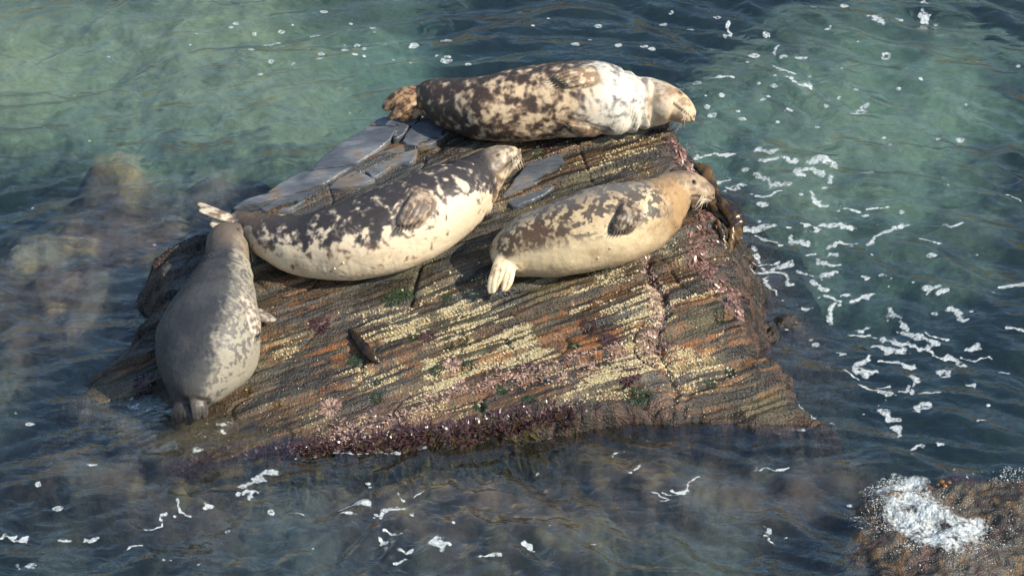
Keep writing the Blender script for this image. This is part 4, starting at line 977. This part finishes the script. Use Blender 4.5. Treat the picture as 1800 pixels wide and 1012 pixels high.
    for (a, b) in teats:
        d = ray(a, b); bb = BVHTree.FromPolygons([Vector(v) for v in V], F); loc, nor, _, _ = bb.ray_cast(Vector(CAM), Vector(d))
        if loc is None: continue
        if nor.dot(Vector(TOCAM)) < 0: nor = -nor
        v, f = uvtube([np.array(loc) - np.array(nor) * .012, np.array(loc) + np.array(nor) * .004, np.array(loc) + np.array(nor) * .010], 0.011, 0.004, 8); link('teat', mesh_from('teat', np.array(v), np.array(f)), M_TEAT, root)
    return root

CREAM = np.array([0.50, 0.415, 0.295]); WHITE = np.array([0.56, 0.52, 0.44]); DARK = np.array([0.034, 0.030, 0.031]); BRN = np.array([0.12, 0.072, 0.045]); TAN = np.array([0.40, 0.285, 0.165]); GREY = np.array([0.20, 0.195, 0.19])
def blotch(G, f, seed, o=4, sx=1.0):
    return fbm(G['x'] * f, G['y'] * f, G['z'] * f + seed, o, 0.55)

def ramp3(t, a, b, c):
    t = np.clip(t, 0, 1); return lerp(lerp(a, b, np.clip(t * 2, 0, 1)), np.broadcast_to(np.asarray(c, float), (len(t), 3)), np.clip(t * 2 - 1, 0, 1))
def mottle(G, seed, f=11.0):
    wx = 0.035 * noise3(G['x'] * 6, G['y'] * 6, G['z'] * 6 + seed); H = dict(G); H['x'] = G['x'] + wx; H['z'] = G['z'] - wx
    return 0.66 * blotch(H, f, seed, 2) + 0.46 * blotch(H, f * 2.2, seed + 5, 2) + 0.10 * blotch(H, f * 5, seed + 9, 1)
def coat_top(G):
    N = mottle(G, 1, 13); n2 = blotch(G, 24, 2); n3 = blotch(G, 3.2, 3); n4 = blotch(G, 60, 4, 2); u, dv = G['u'], G['dv']
    chest = ss(0.52, 0.72, u + 0.10 * n3); bw = ss(0.5, -0.7, dv + 0.3 * n3)
    b = -0.40 + 0.42 * bw * ss(0.10, 0.42, u) + 0.27 * chest
    t = ss(-0.42, 0.40, N + b + 0.03 * n4)
    body = ramp3(t, lerp(DARK, BRN * 0.45, 0.6 * bw), lerp([0.095, 0.080, 0.070], [0.215, 0.15, 0.10], bw), CREAM * np.array([0.95, 0.88, 0.80]))
    ch = ramp3(t, [0.12, 0.115, 0.115], [0.34, 0.325, 0.30], WHITE * 0.92)
    c = lerp(body, ch, chest)
    c = lerp(c, lerp([0.26, 0.18, 0.105], [0.45, 0.34, 0.22], ss(-.3, .3, N)), 0.9 * ss(0.44, 0.10, G['nose'] + 0.10 * N))
    fl = lerp([0.20, 0.125, 0.07], CREAM * 0.85, ss(0.0, 0.35, n2)); fl = lerp(fl, DARK, 0.6 * ss(0.0, 0.3, N))
    c = lerp(c, fl, 0.9 * ss(0.036, 0.020, G['fd'])); c = lerp(c, lerp([0.075, 0.042, 0.026], [0.30, 0.19, 0.105], ss(-.3, .3, n2)), ss(0.055, 0.025, G['hd']))
    return c
def coat_mid(G):
    N = mottle(G, 11, 13); n2 = blotch(G, 27, 12); n3 = blotch(G, 3, 13); n4 = blotch(G, 60, 14, 2); u, dv = G['u'], G['dv']
    edge = dv + 0.02 - 0.45 * np.exp(-((u - 0.66) / 0.10)**2) * (1 - ss(0.3, 0.8, dv)) + 0.62 * ss(0.74, 0.86, u) + 0.16 * n3 - 0.12
    t = ss(-0.34, 0.30, N * 1.05 - 0.62 * edge + 0.03 * n4 + 0.02)
    low = ss(0.1, -0.4, dv + 0.2 * n3)
    c = ramp3(t, lerp(DARK, [0.13, 0.085, 0.06], low), lerp([0.15, 0.125, 0.105], [0.36, 0.265, 0.185], low), CREAM * 1.06)
    c = lerp(c, [0.28, 0.19, 0.13], 0.40 * ss(-0.05, 0.45, n3 + 0.4 * N) * ss(-0.1, -0.5, dv))
    c = lerp(c, lerp([0.17, 0.135, 0.10], [0.50, 0.41, 0.29], ss(-0.3, 0.3, N)), 0.85 * ss(0.22, 0.10, G['nose'] + 0.05 * N))
    c = lerp(c, [0.12, 0.08, 0.055], 0.8 * ss(0.19, 0.05, u + 0.03 * N))
    c = lerp(c, lerp([0.115, 0.085, 0.065], [0.27, 0.205, 0.15], ss(-.3, .3, n2 + 0.5 * N)), 0.92 * ss(0.036, 0.020, G['fd'])); c = lerp(c, lerp([0.15, 0.105, 0.075], [0.46, 0.40, 0.31], ss(-.3, .3, N)), ss(0.045, 0.025, G['hd']))
    return c
def coat_tan(G):
    N = mottle(G, 21, 17); n2 = blotch(G, 28, 22); n3 = blotch(G, 3, 23); n4 = blotch(G, 60, 24, 2); u, dv = G['u'], G['dv']
    c = ramp3(0.55 + 0.8 * n3 + 0.35 * N + 0.2 * n4, [0.22, 0.155, 0.085], [0.35, 0.262, 0.155], [0.47, 0.378, 0.24])
    c = lerp(c, [0.24, 0.18, 0.12], 0.55 * ss(-0.25, -0.75, dv + 0.3 * n3))
    sp = ss(0.12, 0.34, N + 0.36 * dv - 0.04 + 0.35 * n3 + 0.04 * n4) * ss(-0.35, 0.15, dv); c = lerp(c, lerp([0.10, 0.068, 0.045], DARK, sp), 0.9 * sp)
    rear = ss(0.05, 0.42, N * 0.8 + n3 * 0.7 + 0.10) * ss(0.45, 0.22, u) * ss(-0.25, 0.25, dv); c = lerp(c, BRN * 0.62, 0.85 * rear)
    c = lerp(c, [0.13, 0.125, 0.12], 0.6 * ss(0.60, 0.95, dv))
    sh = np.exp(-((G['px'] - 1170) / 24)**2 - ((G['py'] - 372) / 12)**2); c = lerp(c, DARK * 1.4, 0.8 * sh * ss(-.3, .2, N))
    c = lerp(c, [0.30, 0.185, 0.085], 0.6 * ss(0.55, 0.38, G['nose']) * ss(0.15, 0.28, G['nose']))
    face = ss(0.27, 0.16, G['nose'] + 0.05 * N); c = lerp(c, lerp([0.13, 0.09, 0.06], [0.33, 0.24, 0.15], ss(-0.3, 0.3, N)), 0.85 * face)
    c = lerp(c, [0.5, 0.42, 0.32], 0.75 * ss(0.10, 0.05, G['nose']) * ss(0.0, -0.5, dv))
    c = lerp(c, lerp([0.040, 0.030, 0.024], [0.22, 0.17, 0.13], ss(-.1, .4, n2)), 0.94 * ss(0.036, 0.020, G['fd'])); c = lerp(c, lerp([0.62, 0.50, 0.34], [0.36, 0.26, 0.15], ss(0., .4, N)), ss(0.045, 0.025, G['hd']) * ss(470, 430, 900 - G['py']))
    return c
def coat_grey(G):
    N = mottle(G, 31, 21); n2 = blotch(G, 30, 32); n3 = blotch(G, 2.6, 33); n4 = blotch(G, 70, 34, 2); u, dv = G['u'], G['dv']
    belly = ss(0.42, 0.0, dv + 0.12 * n3 + 0.22 * N)
    c = lerp(lerp([0.028, 0.030, 0.035], [0.052, 0.052, 0.053], ss(-0.4, 0.4, n3 + 0.3 * n4)), np.array([0.235, 0.217, 0.172]), belly)
    sp = ss(-0.04, 0.22, N + 0.30 * (dv + 0.16) + 0.1 * n4) * ss(-0.9, -0.3, dv); c = lerp(c, [0.085, 0.080, 0.080], 0.9 * sp * belly)
    c = lerp(c, [0.15, 0.11, 0.076], 0.6 * ss(0.40, 0.22, G['nose'] + 0.1 * n3))
    c = lerp(c, lerp([0.14, 0.115, 0.10], [0.42, 0.36, 0.29], ss(-.3, .3, n2)), 0.9 * ss(0.036, 0.022, G['fd'])); c = lerp(c, lerp([0.018, 0.015, 0.014], [0.06, 0.05, 0.044], ss(-.2, .4, N)), ss(0.05, 0.025, G['hd']))
    c = lerp(c, [0.05, 0.045, 0.042], 0.6 * ss(0.14, 0.02, u))
    return c

U_ = UPV; W = on_plane
# top seal: on its side, chest to the camera, head to the right bent towards the chest
make_seal('dark mottled seal with white chest lying on its side along the top of the rock',
    [(738, 172, .085), (762, 175, .135), (800, 183, .18), (860, 189, .22), (930, 182, .243), (1000, 174, .255), (1050, 173, .25), (1090, 179, .213), (1125, 180, .175), (1152, 181, .15), (1172, 183, .128, .17), (1187, 188, .108, .16), (1199, 195, .088, .15), (1208, 202, .068, .13), (1214, 207, .05, .12)],
    -TOCAM * 0.85 + U_ * 0.45, coat_top,
    [dict(root_px=(1046, 128), tip_px=(972, 150), w=0.125, w2=0.12, skew=0.2, bend=0.02, off=0.03), dict(root_px=(1056, 236), tip_px=(990, 216), w=0.10, w2=0.07, skew=0.2, bend=0.02, off=0.03)],
    [dict(root=W(752, 160, .15), tip=W(676, 200, .13), normal=TOCAM + 0.7 * U_, w=0.17, w2=0.16, bend=0.055, w0=.13), dict(root=W(752, 186, .12), tip=W(695, 200, .09), normal=TOCAM - 0.2 * U_, w=0.13, w2=0.12, bend=0.03)],
    head_dorsal=-TOCAM * 0.3 + U_ * 0.7 + RGT * 0.8, eye='closed', seed=1.0)
# middle seal
make_seal('cream bellied seal with charcoal back stretched across the middle, nose raised to the right',
    [(408, 388, .055, .15), (432, 397, .095, .15), (478, 416, .15, .17), (540, 430, .205), (620, 422, .255), (700, 396, .275), (765, 365, .258), (812, 337, .215), (842, 312, .168), (862, 295, .130, .17), (879, 284, .105, .19), (893, 277, .082, .2), (904, 271, .062, .21), (910, 267, .044, .215)],
    U_ + 0.15 * TOCAM, coat_mid,
    [dict(root_px=(748, 338), tip_px=(708, 408), w=0.16, w2=0.13, skew=0.25, bend=0.035, w0=.13, th=.034)],
    [dict(root=W(425, 392, .17), tip=W(340, 361, .26), normal=U_ + 0.5 * TOCAM, w=0.10, w2=0.13, skew=.12), dict(root=W(425, 400, .15), tip=W(362, 386, .20), normal=U_ * 0.3 + TOCAM + .3 * RGT, w=0.09, w2=0.10, skew=.1)],
    head_dorsal=U_ * 0.9 - 0.35 * RGT + 0.1 * TOCAM, eye='closed', teats=((588, 472), (603, 462)), seed=2.0)
# tan seal
make_seal('tan brown spotted seal with open eye resting on the right part of the rock',
    [(884, 456, .10), (900, 447, .165), (940, 430, .215), (1000, 414, .25), (1060, 398, .262), (1110, 384, .25), (1145, 369, .212), (1168, 352, .168, .17), (1188, 338, .132, .17), (1206, 331, .115, .17), (1222, 333, .094, .16), (1236, 338, .074, .15), (1245, 342, .058, .14), (1250, 345, .042, .135)],
    U_ + 0.1 * TOCAM, coat_tan,
    [dict(root_px=(1112, 360), tip_px=(1082, 414), w=0.14, w2=0.11, skew=0.25, bend=0.035, th=.034)],
    [dict(root=W(895, 440, .22), tip=W(872, 522, .10), normal=TOCAM + .2 * U_, w=0.15, w2=0.14, w0=.12, th=.03, bend=.03, skew=.14, fork=.22)],
    head_dorsal=U_ * 0.9 + 0.45 * RGT + 0.15 * TOCAM, eye='open', teats=((1051, 453), (1072, 436)), seed=3.0)
# grey seal at the left
rt = W(448, 560, .10); 
make_seal('plain grey backed seal with speckled flank lying head away at the left',
    [(332, 724, .075, .07), (335, 706, .13, .10), (341, 682, .190, .15), (352, 645, .265, .20), (364, 607, .300, .23), (376, 563, .275, .225), (386, 520, .215, .20), (394, 482, .160, .17), (398, 456, .138, .16), (399, 440, .138, .16), (402, 427, .136, .16), (411, 419, .113, .15), (421, 414, .088, .15), (430, 411, .068, .14), (436, 410, .048, .135)],
    -RGT * 0.62 + TOCAM * 0.45 + U_ * .25, coat_grey,
    [dict(root_px=(440, 530), tip_px=(449, 600), w=0.11, w2=0.10, skew=0.2, bend=0.02, off=.02), dict(root=W(425, 552, .06), tip=W(494, 556, .045), normal=U_ + TOCAM * .7, w=0.13, w2=0.10, skew=.4, claws=False)],
    [dict(root=W(342, 690, .22), tip=W(353, 740, .10), normal=TOCAM + .4 * RGT, w=0.11, w2=0.10, bend=.03, th=.02), dict(root=W(325, 700, .17), tip=W(321, 748, .05), normal=TOCAM - .3 * RGT, w=0.15, w2=0.14, bend=.04, th=.02)],
    head_dorsal=-RGT * 0.5 + TOCAM * 0.7, eye='closed', squash=0.62, slim=1.05, seed=4.0)
